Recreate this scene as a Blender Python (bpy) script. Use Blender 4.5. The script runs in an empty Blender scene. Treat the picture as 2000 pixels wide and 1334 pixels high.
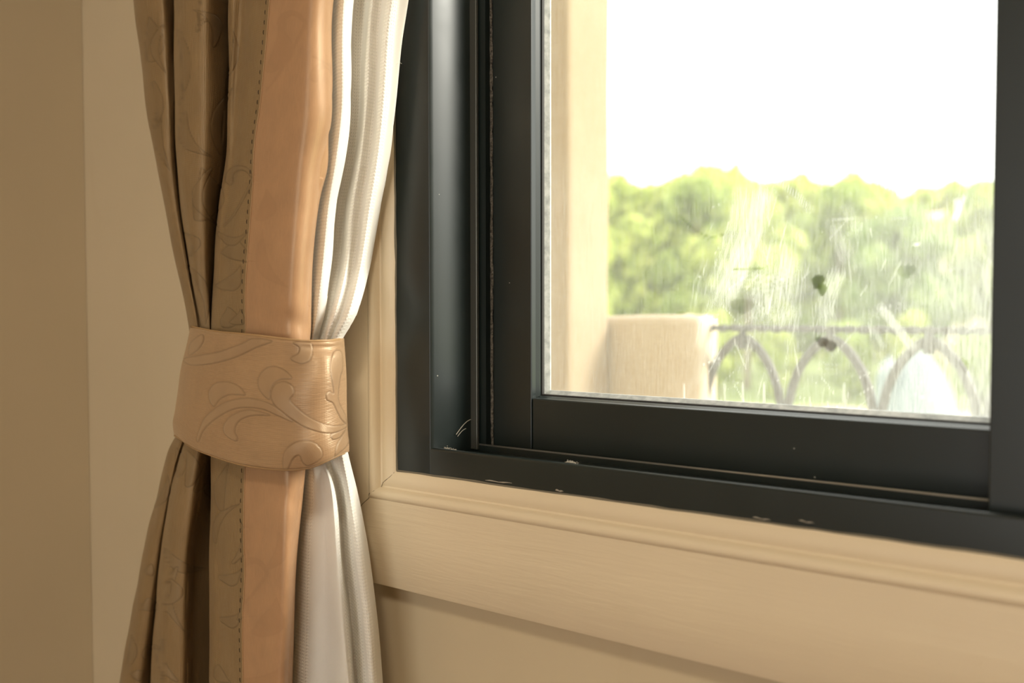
import bpy, bmesh, math, random
import numpy as np
from mathutils import Vector, Matrix
random.seed(7); rng = np.random.default_rng(7)
S = bpy.context.scene
COL = S.collection

# ------------------------------------------------------------------ camera
F_PX = 1850.0
YAW, PITCH, ROLL = 0.6475, 0.0346, -0.0014
CAM = np.array([0.0, -0.65, 1.05])
_F = np.array([-math.sin(YAW)*math.cos(PITCH), math.cos(YAW)*math.cos(PITCH), -math.sin(PITCH)])
_R = np.array([math.cos(YAW), math.sin(YAW), 0.0])
_U = np.cross(_R, _F)
_R, _U = _R*math.cos(ROLL)+_U*math.sin(ROLL), -_R*math.sin(ROLL)+_U*math.cos(ROLL)
cd = bpy.data.cameras.new('camera'); cam = bpy.data.objects.new('camera', cd); COL.objects.link(cam)
cd.sensor_width = 36.0; cd.lens = F_PX/2000*36.0; cd.clip_start = 0.02; cd.clip_end = 300
M = Matrix(((_R[0], _U[0], -_F[0], CAM[0]), (_R[1], _U[1], -_F[1], CAM[1]), (_R[2], _U[2], -_F[2], CAM[2]), (0, 0, 0, 1)))
cam.matrix_world = M
S.camera = cam
cd.dof.use_dof = True; cd.dof.focus_distance = 0.86
cd.dof.aperture_fstop = (cd.lens/1000)/0.0090

# ------------------------------------------------------------------ light
w = bpy.data.worlds.new('sky'); S.world = w; w.use_nodes = True
bg = w.node_tree.nodes['Background']; bg.inputs[0].default_value = (1.0, 0.985, 0.94, 1); bg.inputs[1].default_value = 3.8
sl = bpy.data.lights.new('sun', 'SUN'); sl.energy = 6.0; sl.angle = math.radians(16); sl.color = (1, 0.95, 0.84)
sun = bpy.data.objects.new('sun', sl); COL.objects.link(sun)
sun.rotation_euler = Vector((-1.0, -0.46, -0.55)).to_track_quat('-Z', 'Y').to_euler()
ll = bpy.data.lights.new('room_fill', 'AREA'); ll.shape = 'DISK'; ll.size = 0.45; ll.energy = 33; ll.color = (1, 0.885, 0.72)  # unseen area light added to brighten the room side
fill_light = bpy.data.objects.new('room_fill', ll); COL.objects.link(fill_light); fill_light.location = (0.55, -1.75, 2.56)
S.view_settings.view_transform = 'Standard'; S.view_settings.look = 'None'
S.view_settings.gamma = 1.0; S.view_settings.use_curve_mapping = False; S.view_settings.exposure = 0.0

# ------------------------------------------------------------------ helpers
def P(u, v, y):
    """world point seen at photo pixel (u, v) lying on the vertical plane at depth y"""
    u = np.asarray(u, float); v = np.asarray(v, float); y = np.asarray(y, float)
    r = (u-1000)/F_PX; d = (667-v)/F_PX
    D = _F + r[..., None]*_R + d[..., None]*_U
    t = (y-CAM[1])/D[..., 1]
    return CAM + t[..., None]*D
def px(u, v, y): p = P(u, v, y); return float(p[0])
def pz(u, v, y): p = P(u, v, y); return float(p[2])

def tag(o, label=None, cat=None, group=None, kind=None):
    if label: o['label'] = label
    if cat: o['category'] = cat
    if group: o['group'] = group
    if kind: o['kind'] = kind
    return o
def empty(name, loc, parent=None):
    o = bpy.data.objects.new(name, None); COL.objects.link(o); o.location = loc; o.empty_display_size = 0.05
    if parent: o.parent = parent
    return o
def link(name, me, mat, parent=None):
    o = bpy.data.objects.new(name, me); COL.objects.link(o)
    if mat: me.materials.append(mat)
    if parent:
        o.parent = parent
        pl = Vector(parent.location)
        if parent.parent: pl = pl + Vector(parent.parent.location)
        o.location = -pl
    return o
def obj(name, verts, faces, mat, parent=None, smooth=False, bevel=0.0, seg=2):
    me = bpy.data.meshes.new(name)
    me.from_pydata([tuple(map(float, p)) for p in verts], [], [tuple(map(int, f)) for f in faces])
    if bevel > 0:
        bm = bmesh.new(); bm.from_mesh(me)
        bmesh.ops.recalc_face_normals(bm, faces=bm.faces)
        es = [e for e in bm.edges if len(e.link_faces) == 2 and e.calc_face_angle(0) > 0.5]
        bmesh.ops.bevel(bm, geom=es, offset=bevel, segments=seg, affect='EDGES', clamp_overlap=True, profile=0.5)
        bm.to_mesh(me); bm.free()
    if smooth:
        me.shade_smooth()
    me.update()
    return link(name, me, mat, parent)
def recalc(o):
    bm = bmesh.new(); bm.from_mesh(o.data); bmesh.ops.recalc_face_normals(bm, faces=bm.faces); bm.to_mesh(o.data); bm.free()
    return o
class MB:
    def __init__(s): s.v = []; s.f = []
    def add(s, v, f):
        b = len(s.v); s.v += [tuple(p) for p in v]; s.f += [tuple(b+i for i in q) for q in f]; return s
    def box(s, x0, x1, y0, y1, z0, z1):
        v = [(x, y, z) for z in (z0, z1) for y in (y0, y1) for x in (x0, x1)]
        return s.add(v, [(0, 2, 3, 1), (4, 5, 7, 6), (0, 1, 5, 4), (2, 6, 7, 3), (0, 4, 6, 2), (1, 3, 7, 5)])
    def tube(s, pts, rad, n=8, cap=True):
        pts = [Vector(p) for p in pts]; rr = rad if hasattr(rad, '__len__') else [rad]*len(pts)
        rings = []; up = None
        for i, p in enumerate(pts):
            t = (pts[min(i+1, len(pts)-1)]-pts[max(i-1, 0)]).normalized()
            if up is None: up = t.orthogonal().normalized()
            a = (up-t*up.dot(t)).normalized(); b = t.cross(a); up = a
            rings.append([p+(a*math.cos(2*math.pi*k/n)+b*math.sin(2*math.pi*k/n))*rr[i] for k in range(n)])
        v = [q for r in rings for q in r]; f = []
        for i in range(len(rings)-1):
            for k in range(n):
                f.append((i*n+k, i*n+(k+1) % n, (i+1)*n+(k+1) % n, (i+1)*n+k))
        if cap: f += [tuple(range(n-1, -1, -1)), tuple((len(rings)-1)*n+k for k in range(n))]
        return s.add(v, f)
    def build(s, name, mat, parent=None, smooth=False, bevel=0.0, seg=2):
        return obj(name, s.v, s.f, mat, parent, smooth, bevel, seg)
def box(name, x0, x1, y0, y1, z0, z1, mat, parent=None, bevel=0.0, seg=2):
    return MB().box(x0, x1, y0, y1, z0, z1).build(name, mat, parent, False, bevel, seg)
def grid(name, pos, mat, parent=None, attrs=None, uv=None, closed=False, smooth=True):
    """pos: (rows, cols, 3) array -> one quad sheet"""
    nr, nc, _ = pos.shape
    idx = np.arange(nr*nc).reshape(nr, nc)
    if closed: idx = np.concatenate([idx, idx[:, :1]], 1)
    q = np.stack([idx[:-1, :-1], idx[1:, :-1], idx[1:, 1:], idx[:-1, 1:]], -1).reshape(-1, 4)
    me = bpy.data.meshes.new(name)
    me.vertices.add(nr*nc); me.vertices.foreach_set('co', pos.reshape(-1).astype(np.float32))
    me.loops.add(q.size); me.loops.foreach_set('vertex_index', q.reshape(-1).astype(np.int32))
    me.polygons.add(len(q)); me.polygons.foreach_set('loop_start', np.arange(0, q.size, 4, dtype=np.int32))
    me.update(calc_edges=True)
    for k, a in (attrs or {}).items():
        at = me.attributes.new(k, 'FLOAT', 'POINT'); at.data.foreach_set('value', a.reshape(-1).astype(np.float32))
    if uv is not None:
        l = me.uv_layers.new(name='UVMap'); l.data.foreach_set('uv', uv.reshape(-1, 2)[q.reshape(-1)].reshape(-1).astype(np.float32))
    if smooth: me.shade_smooth()
    me.validate()
    return link(name, me, mat, parent)
def catmull(ctrl, n):
    """ctrl (k, ...) -> n samples per segment"""
    ctrl = np.asarray(ctrl, float); k = len(ctrl)
    t = np.linspace(0, 1, n, endpoint=False); out = []
    for i in range(k-1):
        p0 = ctrl[max(i-1, 0)]; p1 = ctrl[i]; p2 = ctrl[i+1]; p3 = ctrl[min(i+2, k-1)]
        for s in t:
            out.append(0.5*((2*p1)+(-p0+p2)*s+(2*p0-5*p1+4*p2-p3)*s*s+(-p0+3*p1-3*p2+p3)*s**3))
    out.append(ctrl[-1]); return np.array(out)
def closed_spline(pts, n=6):
    p = np.asarray(pts, float); k = len(p); out = []
    for i in range(k):
        p0, p1, p2, p3 = p[i-1], p[i], p[(i+1) % k], p[(i+2) % k]
        for s in np.linspace(0, 1, n, endpoint=False):
            out.append(0.5*((2*p1)+(-p0+p2)*s+(2*p0-5*p1+4*p2-p3)*s*s+(-p0+3*p1-3*p2+p3)*s**3))
    return np.array(out)
def seg_dist(X, Y, poly, close=True):
    d = np.full(X.shape, 1e9); m = len(poly)
    for i in range(m if close else m-1):
        a = poly[i]; b = poly[(i+1) % m]; e = b-a; L = e@e+1e-12
        t = np.clip(((X-a[0])*e[0]+(Y-a[1])*e[1])/L, 0, 1)
        d = np.minimum(d, (X-a[0]-t*e[0])**2+(Y-a[1]-t*e[1])**2)
    return np.sqrt(d)
def inside(X, Y, poly):
    c = np.zeros(X.shape, bool); m = len(poly)
    for i in range(m):
        a = poly[i]; b = poly[i-1]
        k = (a[1] > Y) != (b[1] > Y)
        c ^= k & (X < (b[0]-a[0])*(Y-a[1])/((b[1]-a[1]) if b[1] != a[1] else 1e-9)+a[0])
    return c
def sdf_of(X, Y, shapes, n=6):
    sd = np.full(X.shape, -60.0)
    for sh in shapes:
        p = closed_spline(sh, n); lo = p.min(0)-25; hi = p.max(0)+25
        m = (X > lo[0]) & (X < hi[0]) & (Y > lo[1]) & (Y < hi[1])
        if not m.any(): continue
        d = seg_dist(X[m], Y[m], p); s = np.where(inside(X[m], Y[m], p), d, -d)
        cur = sd[m]
        # keep every outline: whichever boundary is nearest wins near an edge
        sd[m] = np.where(np.abs(s) < np.abs(cur), np.where(cur > 0, np.maximum(s, np.abs(s)), s), np.maximum(cur, s))
    return sd

# ------------------------------------------------------------------ materials
class NT:
    def __init__(s, name):
        s.m = bpy.data.materials.new(name); s.m.use_nodes = True; s.t = s.m.node_tree
        s.b = s.t.nodes['Principled BSDF']; s.out = s.t.nodes['Material Output']
    def n(s, ty, **kw):
        x = s.t.nodes.new(ty)
        for k, v in kw.items():
            if k.startswith('i_'): x.inputs[k[2:].replace('_', ' ')].default_value = v
            else: setattr(x, k, v)
        return x
    def l(s, a, b): s.t.links.new(a, b)
    def set(s, **kw):
        for k, v in kw.items():
            s.b.inputs[k.replace('_', ' ')].default_value = v
        return s
    def mapping(s, coord='Object', scale=(1, 1, 1), rot=(0, 0, 0)):
        tc = s.n('ShaderNodeTexCoord'); mp = s.n('ShaderNodeMapping'); s.l(tc.outputs[coord], mp.inputs[0])
        mp.inputs['Scale'].default_value = scale; mp.inputs['Rotation'].default_value = rot
        return mp.outputs[0]
    def noise(s, vec, scale, detail=3, rough=0.5, dist=0):
        x = s.n('ShaderNodeTexNoise'); x.inputs['Scale'].default_value = scale; x.inputs['Detail'].default_value = detail
        x.inputs['Roughness'].default_value = rough; x.inputs['Distortion'].default_value = dist
        if vec is not None: s.l(vec, x.inputs['Vector'])
        return x.outputs['Fac']
    def ramp(s, fac, stops):
        r = s.n('ShaderNodeValToRGB'); e = r.color_ramp.elements
        e[0].position = stops[0][0]; e[0].color = (*stops[0][1], 1) if len(stops[0][1]) == 3 else stops[0][1]
        e[1].position = stops[-1][0]; e[1].color = (*stops[-1][1], 1)
        for p, c in stops[1:-1]:
            k = e.new(p); k.color = (*c, 1)
        s.l(fac, r.inputs[0]); return r.outputs[0]
    def math(s, op, a, b=None, clamp=False):
        x = s.n('ShaderNodeMath', operation=op, use_clamp=clamp)
        for i, q in enumerate((a, b)):
            if q is None: continue
            if isinstance(q, (int, float)): x.inputs[i].default_value = q
            else: s.l(q, x.inputs[i])
        return x.outputs[0]
    def mix(s, fac, a, b, blend='MIX'):
        x = s.n('ShaderNodeMix', data_type='RGBA', blend_type=blend)
        for i, q in ((0, fac), (6, a), (7, b)):
            if isinstance(q, (int, float)): x.inputs[i].default_value = q
            elif isinstance(q, tuple): x.inputs[i].default_value = (*q, 1)
            else: s.l(q, x.inputs[i])
        return x.outputs[2]
    def bump(s, h, strength=0.3, dist=0.001, normal=None):
        x = s.n('ShaderNodeBump'); x.inputs['Strength'].default_value = strength; x.inputs['Distance'].default_value = dist
        s.l(h, x.inputs['Height'])
        if normal is not None: s.l(normal, x.inputs['Normal'])
        return x.outputs[0]
    def attr(s, name):
        return s.n('ShaderNodeAttribute', attribute_name=name).outputs['Fac']

def paint_mat(name, col, grain=(1, 1, 1), bump=0.25, rough=0.5, var=0.05):
    t = NT(name); v = t.mapping('Object')
    a = t.noise(v, 3.0, 4, 0.6)
    c1 = tuple(c*(1-var) for c in col); c2 = tuple(min(1, c*(1+var)) for c in col)
    t.l(t.ramp(a, [(0.3, c1), (0.7, c2)]), t.b.inputs['Base Color'])
    t.set(Roughness=rough)
    g = t.mapping('Object', grain); n2 = t.noise(g, 60, 4, 0.65, 0.3)
    t.l(t.bump(n2, bump, 0.0012), t.b.inputs['Normal'])
    return t.m
WALL = (0.535, 0.44, 0.29); TRIM = (0.67, 0.56, 0.39)
M_wall = NT('wall_paint'); t = M_wall
v = t.mapping('Object'); vs = t.mapping('Object', (1, 1, 0.22))
a = t.noise(v, 2.2, 4, 0.6); b2 = t.noise(vs, 14, 3, 0.55, 0.6)
base = t.ramp(a, [(0.3, tuple(c*0.95 for c in WALL)), (0.7, tuple(c*1.04 for c in WALL))])
streak = t.ramp(b2, [(0.60, (0, 0, 0)), (0.78, (1, 1, 1))])
t.l(t.mix(t.math('MULTIPLY', streak, 0.14), base, (0.36, 0.25, 0.13)), t.b.inputs['Base Color'])
t.set(Roughness=0.55); t.l(t.bump(t.noise(v, 120, 4, 0.6), 0.10, 0.0012), t.b.inputs['Normal'])
M_wall = t.m
M_trim_h = paint_mat('trim_paint_horizontal', TRIM, (0.12, 1, 1.6), 0.5, 0.42, 0.04)
M_trim_v = paint_mat('trim_paint_vertical', TRIM, (1.6, 1, 0.12), 0.5, 0.42, 0.04)
M_ceil = paint_mat('ceiling_paint', (0.75, 0.68, 0.55))
M_crack = NT('joint_filler').set(Base_Color=(0.10, 0.075, 0.045, 1), Roughness=0.9).m

def wood_floor():
    t = NT('floor_boards'); v = t.mapping('Object', (1, 6, 1))
    t.l(t.ramp(t.noise(v, 6, 5, 0.6, 1), [(0.3, (0.20, 0.11, 0.05)), (0.7, (0.34, 0.20, 0.10))]), t.b.inputs['Base Color'])
    t.set(Roughness=0.4); return t.m
M_floor = wood_floor()

def metal():
    t = NT('dark_green_black_aluminium'); v = t.mapping('Object')
    n = t.noise(v, 9, 3, 0.6)
    t.l(t.ramp(n, [(0.3, (0.0045, 0.0085, 0.0075)), (0.7, (0.007, 0.0125, 0.011))]), t.b.inputs['Base Color'])
    spk = t.n('ShaderNodeTexVoronoi'); spk.inputs['Scale'].default_value = 55; t.l(v, spk.inputs['Vector'])
    t.set(Roughness=0.38); t.b.inputs['Specular IOR Level'].default_value = 0.5
    # rare paint chips and dust specks
    chips = t.math('MULTIPLY', t.math('LESS_THAN', spk.outputs['Distance'], 0.035), t.math('GREATER_THAN', spk.outputs['Color'], 0.62))
    col = t.mix(t.math('MULTIPLY', chips, 0.6), t.b.inputs['Base Color'].links[0].from_socket, (0.5, 0.48, 0.42))
    t.l(col, t.b.inputs['Base Color'])
    t.l(t.math('ADD', t.math('MULTIPLY', t.noise(v, 25, 3), 0.14), 0.29), t.b.inputs['Roughness'])
    return t.m
M_metal = metal()
M_lip = NT('worn_rail_edge').set(Base_Color=(0.10, 0.10, 0.085, 1), Roughness=0.32, Metallic=0.6).m
M_gasket = NT('black_rubber_gasket').set(Base_Color=(0.02, 0.018, 0.016, 1), Roughness=0.6).m
def brush():
    t = NT('dusty_brush_seal'); v = t.mapping('Object')
    t.l(t.ramp(t.noise(v, 400, 3, 0.7), [(0.35, (0.03, 0.026, 0.02)), (0.7, (0.17, 0.15, 0.12))]), t.b.inputs['Base Color']); t.set(Roughness=0.95)
    t.l(t.bump(t.noise(v, 700, 2), 0.8, 0.002), t.b.inputs['Normal']); return t.m
M_brush = brush()
M_seal = NT('pale_grey_sealant'); v = M_seal.mapping('Object')
M_seal.l(M_seal.ramp(M_seal.noise(v, 130, 3, 0.6), [(0.3, (0.26, 0.275, 0.265)), (0.65, (0.46, 0.475, 0.45))]), M_seal.b.inputs['Base Color']); M_seal.set(Roughness=0.45); M_seal = M_seal.m
M_dust = NT('pale_dust').set(Base_Color=(0.36, 0.33, 0.27, 1), Roughness=0.95).m

def fabric(name, c_ground, c_motif, rib_axis, pitch, rough=0.42, sheen=0.3, aniso=0.0, spec=0.5, tw=1.0, rib=0.35):
    """woven damask: ribs in the ground weave, diagonal twill in the figure; UV is in metres on the cloth"""
    t = NT(name)
    tc = t.n('ShaderNodeTexCoord'); sep = t.n('ShaderNodeSeparateXYZ'); t.l(tc.outputs['UV'], sep.inputs[0])
    U, V = sep.outputs[0], sep.outputs[1]
    mot = t.attr('motif'); edge = t.attr('outline')
    nz = t.noise(tc.outputs['UV'], 160, 3, 0.6)
    a, b = (U, V) if rib_axis == 'v' else (V, U)
    w1 = t.math('SINE', t.math('ADD', t.math('MULTIPLY', a, 2*math.pi/pitch), t.math('MULTIPLY', nz, 3.2)))
    w2 = t.math('SINE', t.math('MULTIPLY', t.math('ADD', U, V), 2*math.pi/(pitch*0.85)))
    w3 = t.math('SINE', t.math('MULTIPLY', b, 2*math.pi/(pitch*1.6)))
    mp = t.n('ShaderNodeMapping'); t.l(tc.outputs['UV'], mp.inputs[0])
    mp.inputs['Scale'].default_value = (1/pitch, 0.07/pitch, 1) if rib_axis == 'v' else (0.10/pitch, 1/pitch, 1)
    slub = t.math('MULTIPLY', t.math('SUBTRACT', t.noise(mp.outputs[0], 1.0, 3, 0.6, 0.4), 0.5), 3.4)
    ground = t.math('ADD', t.math('ADD', t.math('MULTIPLY', w1, 0.30), slub), t.math('MULTIPLY', w3, 0.10))
    h = t.math('ADD', t.math('MULTIPLY', ground, t.math('SUBTRACT', 1.0, mot)), t.math('MULTIPLY', t.math('MULTIPLY', w2, mot), 0.55*tw))
    hc = t.math('ADD', t.math('MULTIPLY', h, 0.16), 0.5, True)
    col = t.mix(mot, c_ground, c_motif)
    col = t.mix(t.math('MULTIPLY', edge, 0.6), col, tuple(c*0.38 for c in c_ground))
    col = t.mix(1.0, col, t.ramp(hc, [(0.25, (0.80, 0.80, 0.80)), (0.75, (1.12, 1.12, 1.12))]), 'MULTIPLY')
    blotch = t.noise(tc.outputs['UV'], 30, 4, 0.6)
    col = t.mix(1.0, col, t.ramp(blotch, [(0.3, (0.92, 0.92, 0.92)), (0.7, (1.07, 1.06, 1.04))]), 'MULTIPLY')
    t.l(col, t.b.inputs['Base Color'])
    t.set(Roughness=rough); t.b.inputs['Sheen Weight'].default_value = sheen; t.b.inputs['Sheen Roughness'].default_value = 0.4
    t.b.inputs['Sheen Tint'].default_value = (1.0, 0.85, 0.6, 1)
    t.b.inputs['Specular IOR Level'].default_value = spec; t.b.inputs['Specular Tint'].default_value = (1.0, 0.82, 0.58, 1)
    t.l(t.bump(h, rib, 0.00025), t.b.inputs['Normal'])
    return t.m
M_damask = fabric('olive_brown_damask', (0.232, 0.152, 0.072), (0.218, 0.144, 0.070), 'v', 0.00125, 0.38, 0.10, spec=0.65, rib=0.6)
M_band = fabric('bronze_damask_band', (0.365, 0.228, 0.124), (0.35, 0.222, 0.123), 'h', 0.0014, 0.37, 0.25, spec=1.0, rib=0.45)
M_satin = fabric('copper_satin', (0.405, 0.232, 0.124), (0.375, 0.212, 0.113), 'v', 0.0008, 0.34, 0.15, spec=0.7, tw=0.5, rib=0.10)
M_thread = NT('dark_stitch_thread').set(Base_Color=(0.045, 0.028, 0.014, 1), Roughness=0.8).m
M_piping = NT('gold_brown_piping').set(Base_Color=(0.36, 0.22, 0.10, 1), Roughness=0.45).m

def sheer():
    t = NT('white_sheer_voile')
    tc = t.n('ShaderNodeTexCoord'); sep = t.n('ShaderNodeSeparateXYZ'); t.l(tc.outputs['UV'], sep.inputs[0])
    U, V = sep.outputs[0], sep.outputs[1]
    band = t.attr('band'); rows = t.attr('rows')
    # chain-stitch beads along each stitched row
    bead = t.math('SINE', t.math('MULTIPLY', V, 2*math.pi/0.0030))
    rowh = t.math('SINE', t.math('MULTIPLY', U, 2*math.pi/0.0034))
    beads = t.math('MULTIPLY', t.math('MAXIMUM', bead, 0.0), t.math('MAXIMUM', rowh, 0.0))
    gap = t.math('MULTIPLY', t.math('GREATER_THAN', t.math('MULTIPLY', bead, -1.0), 0.35), t.math('LESS_THAN', t.math('ABSOLUTE', rowh), 0.55))
    nz = t.noise(tc.outputs['UV'], 500, 2)
    wv = t.math('MULTIPLY', t.math('SINE', t.math('ADD', t.math('MULTIPLY', U, 2*math.pi/0.0011), t.math('MULTIPLY', nz, 2.0))), t.math('SINE', t.math('ADD', t.math('MULTIPLY', V, 2*math.pi/0.0011), t.math('MULTIPLY', nz, 2.0))))
    diff = t.n('ShaderNodeBsdfDiffuse'); diff.inputs[0].default_value = (0.93, 0.90, 0.83, 1)
    tr = t.n('ShaderNodeBsdfTranslucent'); tr.inputs[0].default_value = (0.92, 0.91, 0.84, 1)
    tp = t.n('ShaderNodeBsdfTransparent')
    h = t.math('ADD', t.math('MULTIPLY', t.math('MULTIPLY', beads, band), 1.6), t.math('MULTIPLY', wv, 0.25))
    nrm = t.bump(h, 0.5, 0.0006); t.l(nrm, diff.inputs['Normal']); t.l(nrm, tr.inputs['Normal'])
    m1 = t.n('ShaderNodeMixShader', i_Fac=0.24); t.l(diff.outputs[0], m1.inputs[1]); t.l(tr.outputs[0], m1.inputs[2])
    m2 = t.n('ShaderNodeMixShader')
    # plain voile lets about a quarter through; stitched bands are denser but pierced between the beads
    alpha = t.math('ADD', t.math('MULTIPLY', t.math('SUBTRACT', 1.0, band), t.math('ADD', 0.11, t.math('MULTIPLY', wv, -0.10))), t.math('MULTIPLY', t.math('MULTIPLY', gap, band), 0.22), True)
    t.l(alpha, m2.inputs[0]); t.l(m1.outputs[0], m2.inputs[1]); t.l(tp.outputs[0], m2.inputs[2])
    t.l(m2.outputs[0], t.out.inputs[0]); t.t.nodes.remove(t.b)
    return t.m
M_sheer = sheer()
M_fibre = NT('white_fibre').set(Base_Color=(0.8, 0.78, 0.7, 1), Roughness=0.7).m

def glass():
    t = NT('dusty_window_glass')
    tp = t.n('ShaderNodeBsdfTransparent'); tp.inputs[0].default_value = (0.97, 0.985, 0.975, 1)
    gl = t.n('ShaderNodeBsdfGlossy'); gl.inputs['Roughness'].default_value = 0.03
    m = t.n('ShaderNodeMixShader', i_Fac=0.04); t.l(tp.outputs[0], m.inputs[1]); t.l(gl.outputs[0], m.inputs[2])
    haze = t.attr('haze'); blot = t.attr('blot')
    dd = t.n('ShaderNodeBsdfDiffuse'); dd.inputs[0].default_value = (0.86, 0.90, 0.86, 1)
    tl = t.n('ShaderNodeBsdfTranslucent'); tl.inputs[0].default_value = (0.93, 0.96, 0.92, 1)
    md = t.n('ShaderNodeMixShader', i_Fac=0.8); t.l(dd.outputs[0], md.inputs[1]); t.l(tl.outputs[0], md.inputs[2])
    v = t.mapping('Object')
    spk = t.n('ShaderNodeTexVoronoi'); spk.inputs['Scale'].default_value = 330; t.l(v, spk.inputs['Vector'])
    dust = t.math('MULTIPLY', t.math('LESS_THAN', spk.outputs['Distance'], 0.11), t.math('GREATER_THAN', spk.outputs['Color'], 0.55))
    patch = t.ramp(t.noise(v, 9, 4, 0.6), [(0.40, (0, 0, 0)), (0.66, (1, 1, 1))])
    hr = None
    for sc_, rz in (((1300, 1, 50), 0.42), ((900, 1, 60), -0.6)):
        mp = t.n('ShaderNodeMapping'); t.l(v, mp.inputs[0]); mp.inputs['Rotation'].default_value = (0, rz, 0); mp.inputs['Scale'].default_value = sc_
        q = t.noise(mp.outputs[0], 1.0, 3, 0.6, 0.6); hr = q if hr is None else t.math('ADD', hr, q)
    haze = t.math('MULTIPLY', haze, t.math('MAXIMUM', t.math('SUBTRACT', t.math('MULTIPLY', hr, 1.5), 0.45), 0.3))
    f = t.math('ADD', haze, t.math('MULTIPLY', t.math('MULTIPLY', dust, t.attr('dusty')), t.math('ADD', 0.10, t.math('MULTIPLY', patch, 0.45))), True)
    m2 = t.n('ShaderNodeMixShader'); t.l(f, m2.inputs[0]); t.l(m.outputs[0], m2.inputs[1]); t.l(md.outputs[0], m2.inputs[2])
    dk = t.n('ShaderNodeBsdfTransparent'); dk.inputs[0].default_value = (0.60, 0.68, 0.54, 1)
    m3 = t.n('ShaderNodeMixShader'); t.l(blot, m3.inputs[0]); t.l(m2.outputs[0], m3.inputs[1]); t.l(dk.outputs[0], m3.inputs[2])
    t.l(m3.outputs[0], t.out.inputs[0]); t.t.nodes.remove(t.b)
    return t.m
M_glass = glass()

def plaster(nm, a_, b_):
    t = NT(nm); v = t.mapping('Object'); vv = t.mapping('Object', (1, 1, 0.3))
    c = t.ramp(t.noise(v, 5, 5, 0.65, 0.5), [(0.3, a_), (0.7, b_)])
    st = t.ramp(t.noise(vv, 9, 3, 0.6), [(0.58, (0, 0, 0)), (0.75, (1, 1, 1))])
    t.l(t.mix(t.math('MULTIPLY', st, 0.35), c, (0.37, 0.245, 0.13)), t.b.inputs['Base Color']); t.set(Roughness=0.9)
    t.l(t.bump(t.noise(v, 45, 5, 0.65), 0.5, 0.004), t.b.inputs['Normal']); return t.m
M_plaster = plaster('peach_plaster_lightened', (0.43, 0.345, 0.235), (0.48, 0.40, 0.295))  # parapet plaster, lightened to stand in for daylight missing on its front
M_plaster2 = plaster('peach_plaster_sun_dimmed', (0.275, 0.205, 0.122), (0.31, 0.242, 0.155))  # pillar plaster: more orange, also darkened against the strong sun on its side
M_iron = NT('weathered_iron')
v = M_iron.mapping('Object'); M_iron.l(M_iron.ramp(M_iron.noise(v, 40, 4, 0.6), [(0.3, (0.030, 0.025, 0.022)), (0.7, (0.070, 0.058, 0.050))]), M_iron.b.inputs['Base Color'])
M_iron.set(Roughness=0.55); M_iron = M_iron.m
def leafmat(name, c1, c2, c3):
    t = NT(name); v = t.mapping('Object')
    oi = t.n('ShaderNodeNewGeometry')
    c = t.ramp(oi.outputs['Random Per Island'], [(0.0, c1), (0.5, c2), (1.0, c3)])
    d = t.n('ShaderNodeBsdfDiffuse'); tr = t.n('ShaderNodeBsdfTranslucent'); t.l(c, d.inputs[0]); t.l(c, tr.inputs[0])
    m = t.n('ShaderNodeMixShader', i_Fac=0.4); t.l(d.outputs[0], m.inputs[1]); t.l(tr.outputs[0], m.inputs[2])
    t.l(m.outputs[0], t.out.inputs[0]); t.t.nodes.remove(t.b); return t.m
M_leaf = [leafmat('leaf_green', (0.22, 0.29, 0.08), (0.34, 0.43, 0.12), (0.52, 0.58, 0.18)),
          leafmat('leaf_lime', (0.28, 0.35, 0.085), (0.45, 0.52, 0.13), (0.64, 0.66, 0.21)),
          leafmat('leaf_deep', (0.20, 0.28, 0.10), (0.29, 0.38, 0.14), (0.43, 0.50, 0.19))]
M_bark = NT('bark').set(Base_Color=(0.22, 0.16, 0.11, 1), Roughness=0.9).m
M_grass = NT('lawn'); v = M_grass.mapping('Object')
M_grass.l(M_grass.ramp(M_grass.noise(v, 0.8, 5, 0.65), [(0.3, (0.20, 0.27, 0.075)), (0.7, (0.33, 0.38, 0.13))]), M_grass.b.inputs['Base Color']); M_grass.set(Roughness=0.95); M_grass = M_grass.m
M_soil = NT('orange_soil'); v = M_soil.mapping('Object')
M_soil.l(M_soil.ramp(M_soil.noise(v, 1.2, 5, 0.65), [(0.3, (0.42, 0.29, 0.20)), (0.7, (0.50, 0.38, 0.28))]), M_soil.b.inputs['Base Color']); M_soil.set(Roughness=0.95); M_soil = M_soil.m
M_white = NT('blue_white_sheeting'); v = M_white.mapping('Object')
M_white.l(M_white.ramp(M_white.noise(v, 3, 4, 0.6), [(0.3, (0.125, 0.16, 0.175)), (0.7, (0.155, 0.185, 0.195))]), M_white.b.inputs['Base Color']); M_white.set(Roughness=0.5); M_white = M_white.m
M_house = paint_mat('pink_render', (0.80, 0.62, 0.52)); M_roof = paint_mat('clay_roof', (0.66, 0.40, 0.28)); M_pane = NT('far_window').set(Base_Color=(0.10, 0.13, 0.14, 1), Roughness=0.1).m

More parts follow.
